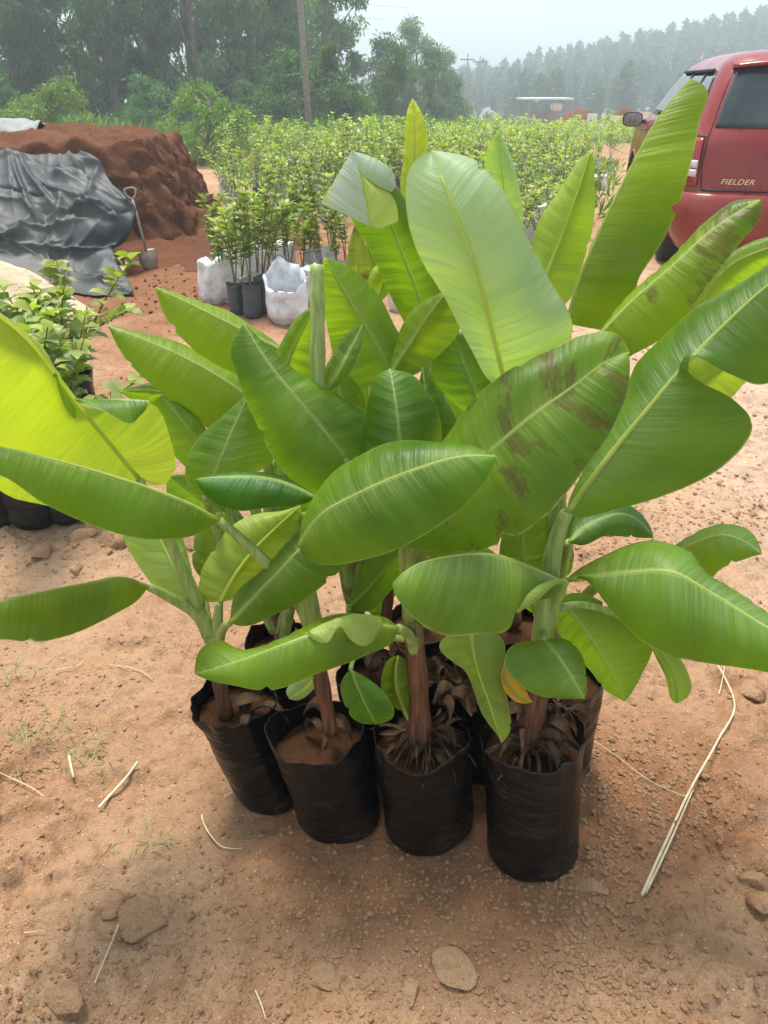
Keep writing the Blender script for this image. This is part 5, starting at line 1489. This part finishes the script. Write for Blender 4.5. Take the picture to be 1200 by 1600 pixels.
# ---- plant 8 leaves
stem(p8, [(876, 1052, 1.18), (870, 960, 1.19), (866, 850, 1.20), (872, 740, 1.22)], 0.022, 0.018, (0.8, -0.7))
leaf(p8, [(884, 505, 1.3), (905, 432, 1.3), (940, 352, 1.31), (985, 262, 1.32), (1030, 182, 1.34), (1078, 123, 1.36)], {'off': (10, 4, 0.10)},
     [(935, 515, .04), (1000, 430, .25), (1050, 350, .45), (1075, 270, .62), (1093, 190, .80), (1097, 132, .96)], 0, -0.02, False, (1.1, 1.04, .7), 0.12, 0.006, n=70,
     pet=[(884, 505, 1.3), (868, 600, 1.28), (864, 750, 1.24), (868, 950, 1.19)])
leaf(p8, [(925, 535, 1.2), (985, 473, 1.2), (1050, 416, 1.2), (1110, 361, 1.2), (1188, 312, 1.2)], [(985, 466), (1052, 402), (1110, 346), (1155, 312)],
     [(958, 565, .1), (1005, 546, .2), (1060, 506, .4), (1110, 440, .6), (1152, 385, .78), (1191, 325, .96)], 0.05, -0.03, False, (1.05, 1.0, .6), 0.9, 0.008,
     pet=[(925, 535, 1.2), (893, 620, 1.2), (872, 800, 1.2), (868, 950, 1.19)])
leaf(p8, [(1035, 565, 1.32), (1090, 478, 1.33), (1140, 415, 1.33), (1200, 388, 1.32), (1290, 368, 1.3)], [(1060, 480), (1120, 404), (1200, 374)], [(1080, 560), (1150, 500), (1220, 440), (1280, 396)], 0.03, 0.03, False, (.95, .95, .8), 0.2,
     pet=[(1035, 565, 1.32), (960, 680, 1.28), (885, 850, 1.21), (870, 960, 1.19)])
leaf(p8, [(1010, 660, 1.18), (1065, 622, 1.18), (1115, 590, 1.18), (1150, 560, 1.18), (1215, 530, 1.18)], [(1030, 600), (1090, 555), (1150, 525)], [(1060, 660), (1110, 646), (1146, 622), (1190, 570)], 0.02, 0.02, True, (1.2, 1.1, .5),
     pet=[(1010, 660, 1.18), (940, 740, 1.18), (885, 850, 1.19), (870, 960, 1.19)])
leaf(p8, [(835, 500, 1.45), (850, 440, 1.45), (880, 362, 1.45), (905, 292, 1.45), (923, 236, 1.46)], [(812, 462), (832, 380), (870, 300), (906, 249)], [(885, 472), (916, 400), (929, 312), (928, 258)], 0.05, 0.0, True, (1.05, 1.02, .6), 0.1,
     pet=[(835, 500, 1.45), (830, 620, 1.40), (850, 800, 1.28), (866, 960, 1.19)])
leaf(p8, [(889, 847, 1.1), (930, 814, 1.12), (975, 803, 1.14), (1021, 841, 1.15)], [(895, 815), (940, 791), (990, 792)], [(905, 852), (945, 838), (988, 840)], 0.05, -0.02, False, (.55, .75, 1.6), 0.25, n=40,
     pet=[(889, 847, 1.1), (878, 890, 1.15), (871, 960, 1.19)])
leaf(p8, [(1030, 880, 1.1), (1075, 853, 1.08), (1130, 836, 1.06), (1191, 866, 1.05)], [(1060, 848), (1130, 821), (1176, 838)], [(1060, 897), (1098, 918), (1125, 888), (1166, 874)], 0.05, -0.01, False, (.9, .98, 1.6), n=44,
     pet=[(1030, 880, 1.1), (950, 905, 1.13), (900, 950, 1.17), (874, 1000, 1.185)])
# ---- plant 7 (tall pale leaf)
stem(p7, [(742, 1045, 1.20), (735, 1015, 1.22), (718, 950, 1.26), (705, 880, 1.25), (715, 800, 1.24)], 0.020, 0.015, (0.8, -0.6))
leaf(p7, [(792, 608, 1.1), (776, 545, 1.09), (757, 470, 1.08), (735, 395, 1.08), (708, 325, 1.09), (692, 282, 1.11), (675, 236, 1.15)],
     [(772, 600, .04), (738, 545, .16), (698, 478, .3), (655, 395, .52), (633, 310, .72), (642, 258, .88)], [(850, 600, .03), (892, 522, .18), (862, 440, .38), (820, 360, .55), (772, 282, .75), (722, 240, .92)],
     0.03, 0.03, True, (1.3, 1.2, 2.3), 0.0, 0.012, ribend=0.92, pet=[(792, 608, 1.1), (795, 700, 1.15), (750, 840, 1.22), (706, 960, 1.26)])
leaf(p7, [(640, 335, 1.4), (644, 290, 1.4), (648, 230, 1.4), (645, 154, 1.42)], [(630, 300), (629, 240), (632, 190)], [(656, 290), (668, 235), (662, 185)], 0.03, 0.0, True, (1.5, 1.2, .35), 0.0, n=40, rib=(.003, .001),
     pet=[(640, 335, 1.4), (660, 450, 1.38), (690, 600, 1.33), (705, 900, 1.26)], rad=(.008, .006))
leaf(p7, [(800, 420, 1.5), (790, 320, 1.5), (783, 260, 1.5), (778, 204, 1.51)], [(756, 340), (754, 290), (760, 235)], [(820, 340), (806, 285), (796, 235)], 0.02, 0.02, True, (1.15, 1.2, 1.7), n=40, rib=(.003, .001),
     pet=[(800, 420, 1.5), (790, 560, 1.45), (740, 800, 1.32), (704, 960, 1.26)])
leaf(p7, [(750, 650, 1.22), (738, 605, 1.22), (722, 560, 1.23), (706, 518, 1.24)], [(712, 635), (672, 575), (690, 535)], [(778, 610), (765, 565), (735, 522)], 0.03, 0.01, False, (.6, .75, 1.0),
     pet=[(750, 650, 1.22), (745, 750, 1.23), (712, 880, 1.25)])
leaf(p7, [(676, 705, 1.12), (668, 640, 1.13), (660, 574, 1.15)], [(655, 690), (652, 625)], [(712, 680), (700, 630), (672, 592)], 0.0, 0.02, False, (.8, .9, .7), n=36, rib=(.0035, .001),
     pet=[(676, 705, 1.12), (690, 800, 1.18), (704, 900, 1.25)])
leaf(p7, [(632, 790, 1.03), (626, 705, 1.05), (621, 650, 1.06), (614, 602, 1.08), (609, 576, 1.10)], [(575, 755, .12), (562, 700, .40), (567, 655, .62), (580, 610, .82), (594, 585, .94)], [(680, 755, .12), (693, 700, .40), (689, 664, .58), (666, 615, .82), (636, 582, .95)],
     0.03, 0.03, False, (.92, 1.0, 1.3), pet=[(632, 790, 1.03), (650, 850, 1.12), (700, 920, 1.24)])
leaf(p7, [(800, 905, 1.06), (745, 868, 1.05), (690, 850, 1.05), (640, 850, 1.05)], [(770, 865), (720, 842), (665, 838)], [(780, 910), (735, 890), (680, 872)], 0.02, 0.0, False, (1, 1, 1.1), n=36, pet=[(800, 905, 1.06), (770, 960, 1.15), (706, 990, 1.26)])
# ---- plant 6 (rolled new leaf, folded grey tip)
stem(p6, [(588, 1045, 1.20), (576, 1015, 1.23), (558, 960, 1.255), (542, 900, 1.25), (535, 840, 1.24)], 0.017, 0.014, (0.8, 0.1))
stem(p6, [(590, 1010, 1.27), (605, 950, 1.28), (608, 890, 1.28)], 0.012, 0.010, (1.1, 0.9), 'sucker_stem')
AH = leaf(p6, [(668, 560, 1.32), (655, 470, 1.32), (625, 390, 1.31), (592, 310, 1.3), (552, 244, 1.29)], [(622, 490), (590, 412), (549, 345), (532, 290)], [(702, 492), (682, 420), (652, 350), (620, 290)], 0.02, 0.02, False, (.7, .8, .6),
     pet=[(668, 560, 1.32), (640, 700, 1.30), (570, 850, 1.26), (552, 950, 1.255)])
fl_ = fold(AH, [(549, 237, 1.285), (536, 258, 1.275), (520, 286, 1.262), (501, 318, 1.25)], [(551, 237, 1.285), (562, 270, 1.262), (572, 315, 1.245), (580, 355, 1.235)], (1.35, 1.05, 3.2), True, 0.004)
fl_['label'] = 'folded over greyish leaf tip'
fold(AH, [(551, 237, 1.286), (585, 247, 1.28), (612, 266, 1.275), (619, 290, 1.27)], [(551, 238, 1.285), (562, 268, 1.265), (582, 285, 1.26), (612, 300, 1.262)], (1.3, 1.05, 3.0), True, 0.004)
fold(AH, [(563, 272, 1.262), (585, 290, 1.262), (610, 303, 1.265), (622, 345, 1.262)], [(564, 276, 1.26), (574, 318, 1.246), (580, 353, 1.237), (600, 356, 1.242)], (1.7, 1.3, 1.2), True, 0.003)
leaf(p6, [(590, 475, 1.35), (600, 440, 1.35), (614, 402, 1.36)], [(574, 442), (588, 414)], [(612, 455), (628, 425)], 0.0, 0.0, True, (1.5, 1.25, .4), n=24, rib=(.0025, .001), pet=[(590, 475, 1.35), (580, 600, 1.32), (555, 940, 1.255)], rad=(.007, .006))
leaf(p6, [(562, 470, 1.42), (560, 420, 1.42), (555, 350, 1.43)], [(545, 450), (543, 390)], [(580, 450), (574, 390)], 0.0, 0.0, False, (1.3, 1.0, 2.2), 0.8, n=30, rib=(.002, .001), pet=[(562, 470, 1.42), (560, 650, 1.36), (555, 940, 1.255)], rad=(.008, .007))
leaf(p6, [(592, 470, 1.45), (588, 420, 1.45), (575, 375, 1.46)], [(572, 460), (565, 410)], [(608, 450), (603, 405)], 0.0, 0.0, False, (1, 1, 1.8), n=24, rib=(.0025, .001), pet=[(592, 470, 1.45), (590, 600, 1.38), (560, 940, 1.255)], rad=(.007, .006))
leaf(p6, [(610, 582, 1.2), (640, 537, 1.2), (670, 492, 1.2), (698, 455, 1.21)], [(611, 556), (634, 505), (675, 463)], [(640, 588), (686, 556), (719, 511), (714, 470)], 0.03, 0.0, False, (1.2, 1.05, .7), 0.45, n=44,
     pet=[(610, 582, 1.2), (590, 700, 1.22), (545, 880, 1.25)])
leaf(p6, [(612, 585, 1.22), (590, 541, 1.22), (555, 482, 1.22), (525, 432, 1.23), (507, 402, 1.24)], [(555, 610, .08), (525, 570, .28), (507, 500, .55), (503, 435, .82)], [(630, 562, .1), (613, 505, .35), (592, 457, .6), (546, 419, .85)], 0.03, 0.03, False, (1.0, 1.0, .9),
     pet=[(612, 585, 1.22), (592, 700, 1.24), (546, 880, 1.25)])
leaf(p6, [(508, 613, 1.12), (533, 572, 1.12), (550, 541, 1.13), (567, 507, 1.14)], [(500, 590), (522, 548), (548, 520)], [(535, 598), (561, 560), (570, 528)], 0.02, -0.01, False, (1.1, 1.03, 1.2), n=36, rib=(.003, .001),
     pet=[(508, 613, 1.12), (515, 720, 1.18), (538, 880, 1.25)], rad=(.006, .005))
leaf(p6, [(548, 700, 1.2), (538, 645, 1.2), (524, 575, 1.22)], [(508, 660), (502, 605)], [(572, 660), (552, 595)], 0.02, 0.02, False, (1, 1, .9), 0.3, n=36, pet=[(548, 700, 1.2), (545, 800, 1.23), (540, 890, 1.25)])
rl = stem(p6, [(500, 700, 1.13), (497, 600, 1.115), (496, 500, 1.12), (495, 414, 1.14)], 0.0125, 0.0105, (-0.8, -1.0), 'rolled_leaf')
stem(p6, [(536, 860, 1.245), (515, 780, 1.18), (500, 695, 1.13)], 0.014, 0.011, (-.3, -.8), 'rolled_leaf_stalk')
leaf(p6, [(545, 948, 1.22), (580, 915, 1.2), (610, 880, 1.2), (640, 840, 1.2)], [(555, 905), (580, 870), (610, 845)], [(580, 955), (615, 920), (640, 880)], 0.02, 0.02, False, (.7, .8, .8), n=36, pet=[(545, 948, 1.22), (550, 970, 1.25)], rad=(.008, .006))
# ---- plant 5 (up left leaves)
stem(p5, [(444, 1008, 1.265), (430, 960, 1.27), (418, 900, 1.27), (412, 830, 1.26)], 0.015, 0.014, (1.1, -0.1))
leaf(p5, [(540, 714, 1.08), (490, 652, 1.07), (430, 581, 1.08), (381, 505, 1.10)], [(510, 768), (440, 737), (404, 670), (374, 592), (361, 550)], [(572, 712, .03), (606, 690, .13), (586, 652, .27), (535, 621, .42), (480, 596, .58), (430, 556, .78)],
     0.0, 0.04, False, (.92, .98, 1.2), 0.35, 0.012, n=60, pet=[(540, 714, 1.08), (530, 790, 1.14), (470, 900, 1.23), (438, 985, 1.265)])
leaf(p5, [(322, 775, 1.1), (345, 716, 1.11), (368, 661, 1.13), (391, 611, 1.15)], [(298, 775, .1), (289, 745, .25), (304, 700, .5), (345, 650, .8)], [(400, 738, .15), (429, 712, .35), (423, 670, .6), (406, 630, .85)], 0.02, 0.03, False, (.98, 1, 1.4),
     pet=[(322, 775, 1.1), (345, 840, 1.18), (395, 920, 1.25), (430, 985, 1.268)])
leaf(p5, [(398, 627, 1.3), (330, 581, 1.29), (250, 541, 1.28), (169, 509, 1.28)], [(382, 657), (335, 673), (295, 649), (244, 606), (196, 560)], [(389, 597), (330, 564), (250, 529)], -0.02, 0.05, False, (1, 1, .8), 0.05, n=60,
     pet=[(398, 627, 1.3), (420, 740, 1.3), (415, 880, 1.275)])
leaf(p5, [(442, 547, 1.4), (380, 516, 1.39), (310, 481, 1.38), (243, 449, 1.38)], [(405, 600), (350, 582), (298, 541), (260, 498)], [(432, 535), (380, 503), (310, 471)], -0.01, 0.05, False, (1.05, 1.02, .8), n=50,
     pet=[(442, 547, 1.4), (450, 700, 1.36), (420, 880, 1.28)])
Q_ = leaf(p5, [(496, 778, 1.03), (430, 749, 1.02), (360, 744, 1.01), (306, 749, 1.02)], {'off': (0, 16, 0.07)}, [(470, 789), (420, 793), (363, 798), (324, 778)], 0, -0.02, False, (.55, .8, 1.5), 0.15, 0.014, n=44,
     pet=[(496, 778, 1.03), (490, 850, 1.1), (450, 960, 1.25), (442, 1000, 1.265)])
fold(Q_, [(338, 782, 1.01), (345, 770, 1.01), (361, 758, 1.01)], [(340, 788, 1.01), (350, 793, 1.01), (361, 796, 1.01)], (1.3, 1.1, .6), True, 0.002, 10, 4)
leaf(p5, [(440, 612, 1.3), (452, 560, 1.3), (475, 512, 1.3), (493, 478, 1.31)], [(426, 592), (440, 530), (465, 495)], [(482, 605), (495, 540), (500, 500)], 0.01, 0.01, False, (1, 1, .8), n=36, pet=[(440, 612, 1.3), (440, 750, 1.3), (418, 890, 1.27)])
leaf(p5, [(342, 745, 1.25), (302, 682, 1.25), (252, 618, 1.27)], [(300, 738), (252, 690), (232, 642)], [(332, 690), (300, 640)], 0.02, 0.02, False, (.85, .95, 1.0), n=40, pet=[(342, 745, 1.25), (380, 850, 1.26), (425, 960, 1.27)])
leaf(p5, [(330, 650, 1.36), (265, 615, 1.36), (188, 612, 1.36)], [(290, 650), (230, 636)], [(290, 612), (240, 598)], 0.02, 0.02, False, (1, 1, 1), n=36, pet=[(330, 650, 1.36), (400, 800, 1.3), (420, 900, 1.272)])
leaf(p5, [(400, 930, 1.24), (430, 880, 1.22), (455, 835, 1.2), (490, 800, 1.2)], [(405, 880), (430, 840), (460, 805)], [(440, 920), (470, 870), (490, 830)], 0.02, 0.02, True, (.9, .95, .6), n=36, pet=[(400, 930, 1.24), (415, 960, 1.26), (432, 985, 1.268)], rad=(.008, .006))
leaf(p5, [(395, 860, 1.32), (360, 815, 1.33), (300, 770, 1.34), (262, 745, 1.35)], [(350, 850), (300, 810), (262, 775)], [(380, 810), (330, 765), (290, 742)], 0.02, 0.02, False, DG, n=36, pet=[(395, 860, 1.32), (410, 900, 1.28), (425, 960, 1.27)])
# leaves deep inside the clump
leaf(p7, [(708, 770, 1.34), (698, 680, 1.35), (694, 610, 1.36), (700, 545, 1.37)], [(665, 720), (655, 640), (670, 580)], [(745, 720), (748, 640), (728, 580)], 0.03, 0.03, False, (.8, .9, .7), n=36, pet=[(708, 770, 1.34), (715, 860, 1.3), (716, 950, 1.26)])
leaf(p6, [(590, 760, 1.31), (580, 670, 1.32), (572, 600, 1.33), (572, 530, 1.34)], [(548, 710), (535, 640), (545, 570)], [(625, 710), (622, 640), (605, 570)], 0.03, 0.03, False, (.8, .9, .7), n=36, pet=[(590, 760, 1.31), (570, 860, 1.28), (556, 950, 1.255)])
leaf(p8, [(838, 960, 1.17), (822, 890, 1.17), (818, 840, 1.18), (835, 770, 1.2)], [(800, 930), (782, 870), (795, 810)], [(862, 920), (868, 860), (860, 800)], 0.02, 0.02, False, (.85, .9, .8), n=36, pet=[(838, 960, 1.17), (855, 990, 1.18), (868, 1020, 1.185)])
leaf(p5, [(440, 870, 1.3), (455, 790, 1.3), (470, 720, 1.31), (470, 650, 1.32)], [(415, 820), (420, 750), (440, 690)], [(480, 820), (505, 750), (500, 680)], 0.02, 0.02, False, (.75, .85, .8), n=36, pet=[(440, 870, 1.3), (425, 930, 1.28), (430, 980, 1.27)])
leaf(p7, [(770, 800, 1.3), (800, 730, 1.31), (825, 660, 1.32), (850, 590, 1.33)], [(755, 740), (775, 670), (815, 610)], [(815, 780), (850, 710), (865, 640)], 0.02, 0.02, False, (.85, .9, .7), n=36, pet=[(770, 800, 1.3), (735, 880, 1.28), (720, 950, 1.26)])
for pl in (p5, p6, p7, p8):
    dry_bits(pl, np.array(pl.location) + np.array([0, 0, 0.245]), 5, 0.05, hash(pl.name) % 97 if False else int(pl.location[0] * 100) + 60, 0.03, 0.009)

# ================================================================== small things on the ground
M_stone = soil_mat('stone', [(0.29, 0.140, 0.064), (0.44, 0.265, 0.150), (0.37, 0.20, 0.105), (0.49, 0.33, 0.20), (0.56, 0.45, 0.33)], 0.9, 1.4)
M_straw = plain('straw', (0.42, 0.33, 0.20), (0.62, 0.52, 0.36), 40, 0.7)
def stone(px, py, w, seed, label, flat=0.55, asp=1.0, group=None, cat='stone'):
    p = PZ(px, py); d = np.linalg.norm(p - _c); r_ = w / 2 / F * d
    v, f_ = blob(seed, 3, 0.12, (1, asp, flat))
    v = v * r_ ; k = 1 + 0.06 * fbm(v[:, 0] / r_ * 3 + seed, v[:, 1] / r_ * 3, 3, seed); v = v * k[:, None]
    o = ob('stone', mesh('stone', v, f_, M_stone, smooth=False), None, (p[0], p[1], gz(p[0], p[1]) + r_ * flat * 0.22), (0, 0, seed * 1.3))
    tag(o, label, cat, group)
for i, a in enumerate([(66, 872, 40, 'yellowish stone nearest the black bags at left', .8), (178, 852, 62, 'largest pale stone at the left beside the black bags', .55),
          (130, 850, 48, 'brown stone between the yellowish and the largest stone', .6), (118, 895, 30, 'small stone in front of the brown one at left', .6),
          (152, 1050, 44, 'flat reddish stone below the left banana leaf', .4), (1172, 1088, 52, 'flat stone at the right edge beside the dry stalk', .5),
          (1176, 1388, 44, 'angular stone at the right edge, upper of a pair', .7), (1184, 1420, 42, 'pale angular stone at the right edge, lower of a pair', .7),
          (706, 1522, 72, 'broad flat stone at the bottom centre', .17), (512, 1528, 74, 'flat earthy slab left of the broad bottom stone', .22),
          (640, 1560, 40, 'pale narrow stone at the bottom edge', .5), (226, 1440, 90, 'wide flat slab of earth at lower left', .22),
          (180, 1415, 52, 'reddish stone left of the wide earth slab', .4), (925, 1385, 50, 'rounded buried stone right of the front bag', .35),
          (1122, 1302, 26, 'small stone left of the right edge pair', .5), (298, 1434, 18, 'small white stone at lower left', .7),
          (255, 1222, 34, 'brown stone above the flat dry stick at left', .4), (148, 835, 30, 'small stone on top of the pile by the black bags', .7),
          (105, 1570, 60, 'dusty stone at the lower left corner', .4), (100, 925, 26, 'lone pebble sized stone below the left stones', .6)]):
    stone(a[0], a[1], a[2], i + 1, a[3], a[4], 0.8)

# pebbles and clods: past counting
pb = [blob(200 + i, 1, 0.5, (1, 0.8, 0.6)) for i in range(8)]
def crumbs(px, py, size, dens):
    d = np.stack([(px - 600) / F, np.zeros_like(px), np.zeros_like(px)], 1) + _f + _u * ((800 - py) / F)[:, None]
    p = _c + d * (-CAM_H / d[:, 2])[:, None]
    k = rng.random(len(p)) < 0.12 + dens * np.clip(vnoise(p[:, 0] * 3.5, p[:, 1] * 3.5, 77) - 0.25, 0, 1)
    p = p[k]; s = size[k]; z = ground_h(p[:, 0], p[:, 1]) + s * 0.15
    out = []
    for i in range(len(p)):
        v, f_ = pb[i % 8]; a = rng.random() * 6.28; ca, sa = math.cos(a), math.sin(a)
        w_ = (v * s[i]) @ np.array([[ca, sa, 0], [-sa, ca, 0], [0, 0, 1]])
        out.append((w_ + np.array([p[i, 0], p[i, 1], z[i]]), f_))
    return out
n = 42000
parts = crumbs(rng.uniform(-80, 1280, n), 800 + 820 * rng.random(n), 0.0012 + 0.0075 * rng.random(n) ** 6, 1.5)
n = 16000
parts += crumbs(rng.uniform(840, 1290, n), 560 + 1060 * rng.random(n) ** 0.8, 0.0016 + 0.009 * rng.random(n) ** 5, 2.2)
n = 7000
parts += crumbs(rng.uniform(-80, 1280, n), 450 + 420 * rng.random(n), 0.003 + 0.017 * rng.random(n) ** 5, 1.5)
v, f_ = merge(parts)
tag(ob('pebbles', mesh('pebbles', v, f_, M_stone, smooth=False)), 'loose pebbles and clods strewn over the red dirt', 'pebbles', kind='stuff')

def straw(pts, w0, w1, label, name='dry_stalk', lift=0.004, seg=6):
    q = spline([PZ(*a) for a in pts], 40)
    zz = ground_h(q[:, 0], q[:, 1]); tt = np.linspace(0, 1, 41)
    q[:, 2] = np.polyval(np.polyfit(tt, zz, 3), tt) + lift + 0.003 + 0.5 * np.std(zz)
    v, f_ = tube(q, np.linspace(w0, w1, 41) * 0.68, seg)
    tag(ob(name, mesh(name, v, f_, M_straw)), label, 'dry stalk')
straw([(1000, 1410), (1040, 1320), (1075, 1245), (1120, 1165), (1145, 1112), (1130, 1065), (1115, 1035)], 0.0048, 0.0028, 'long pale dry stalk lying along the right side', lift=0.006)
straw([(1006, 1404), (1052, 1310), (1082, 1238)], 0.0038, 0.002, 'short dry stalk lying against the long one', lift=0.010)
straw([(1122, 1090), (1128, 1062), (1131, 1042)], 0.002, 0.0015, 'thin fork at the upper end of the long dry stalk', lift=0.008)
straw([(915, 1155), (965, 1185), (1010, 1218), (1072, 1252)], 0.0016, 0.0013, 'thin dry vine between the front bag and the long stalk')
straw([(155, 1264), (188, 1233), (218, 1204)], 0.0052, 0.0044, 'flat dry stick at left of the leftmost bag', 'dry_stick')
straw([(0, 1221), (35, 1230), (70, 1248)], 0.0022, 0.0016, 'thin dry straw at the left edge')
straw([(317, 1283), (330, 1315), (350, 1334), (380, 1334)], 0.0032, 0.0012, 'bent dry straw in front of the leftmost bag')
straw([(187, 1448), (172, 1500), (150, 1545)], 0.0026, 0.0014, 'dry straw across the wide earth slab at lower left')
straw([(92, 1058), (112, 1052), (132, 1040)], 0.002, 0.0014, 'small dry straw below the lowest left leaf')
straw([(172, 1050), (205, 1054), (240, 1070)], 0.0018, 0.0014, 'thin dry straw right of the flat reddish stone')
straw([(38, 1458), (72, 1460)], 0.0016, 0.0012, 'tiny straw at the lower left')
straw([(400, 1555), (410, 1580), (416, 1600)], 0.0018, 0.0012, 'tiny straw at the bottom edge left of centre')
straw([(352, 1250), (372, 1242), (386, 1240)], 0.0022, 0.0016, 'short dry straw touching the leftmost bag')
straw([(110, 1190), (118, 1225)], 0.005, 0.004, 'short flat chip of dry stem at left', 'dry_chip')

# sparse grass
parts = []
for cx, cy, n_, sp_ in ((18, 1066, 40, 0.05), (50, 1180, 55, 0.06), (150, 1186, 40, 0.05), (215, 1320, 14, 0.03), (245, 1325, 10, 0.02), (480, 905, 10, 0.03), (238, 1010, 12, 0.04), (60, 1150, 25, 0.05)):
    p = PZ(cx, cy)
    for k in range(n_):
        x, y = p[0] + rng.normal() * sp_, p[1] + rng.normal() * sp_ * 0.7
        a = rng.random() * 6.28; L_ = 0.012 + 0.035 * rng.random(); b = np.array([x, y, gz(x, y)])
        d_ = np.array([math.cos(a), math.sin(a), 0.6]) * L_; s_ = np.array([-math.sin(a), math.cos(a), 0]) * 0.0012
        parts.append((np.array([b - s_, b + s_, b + d_ * 0.6 + s_ * 0.7, b + d_ * 0.6 - s_ * 0.7, b + d_ + np.array([0, 0, -L_ * 0.2])]), [(0, 1, 2, 3), (3, 2, 4)], np.full((5, 3), rng.random())))
V, Fc, C = merge(parts)
tag(ob('sparse_grass', mesh('sparse_grass', V, Fc, leafy('grass_blade', (0.10, 0.14, 0.05), (0.28, 0.27, 0.12)), col=C, smooth=False)), 'sparse short grass blades on the dirt at left', 'grass', kind='stuff')
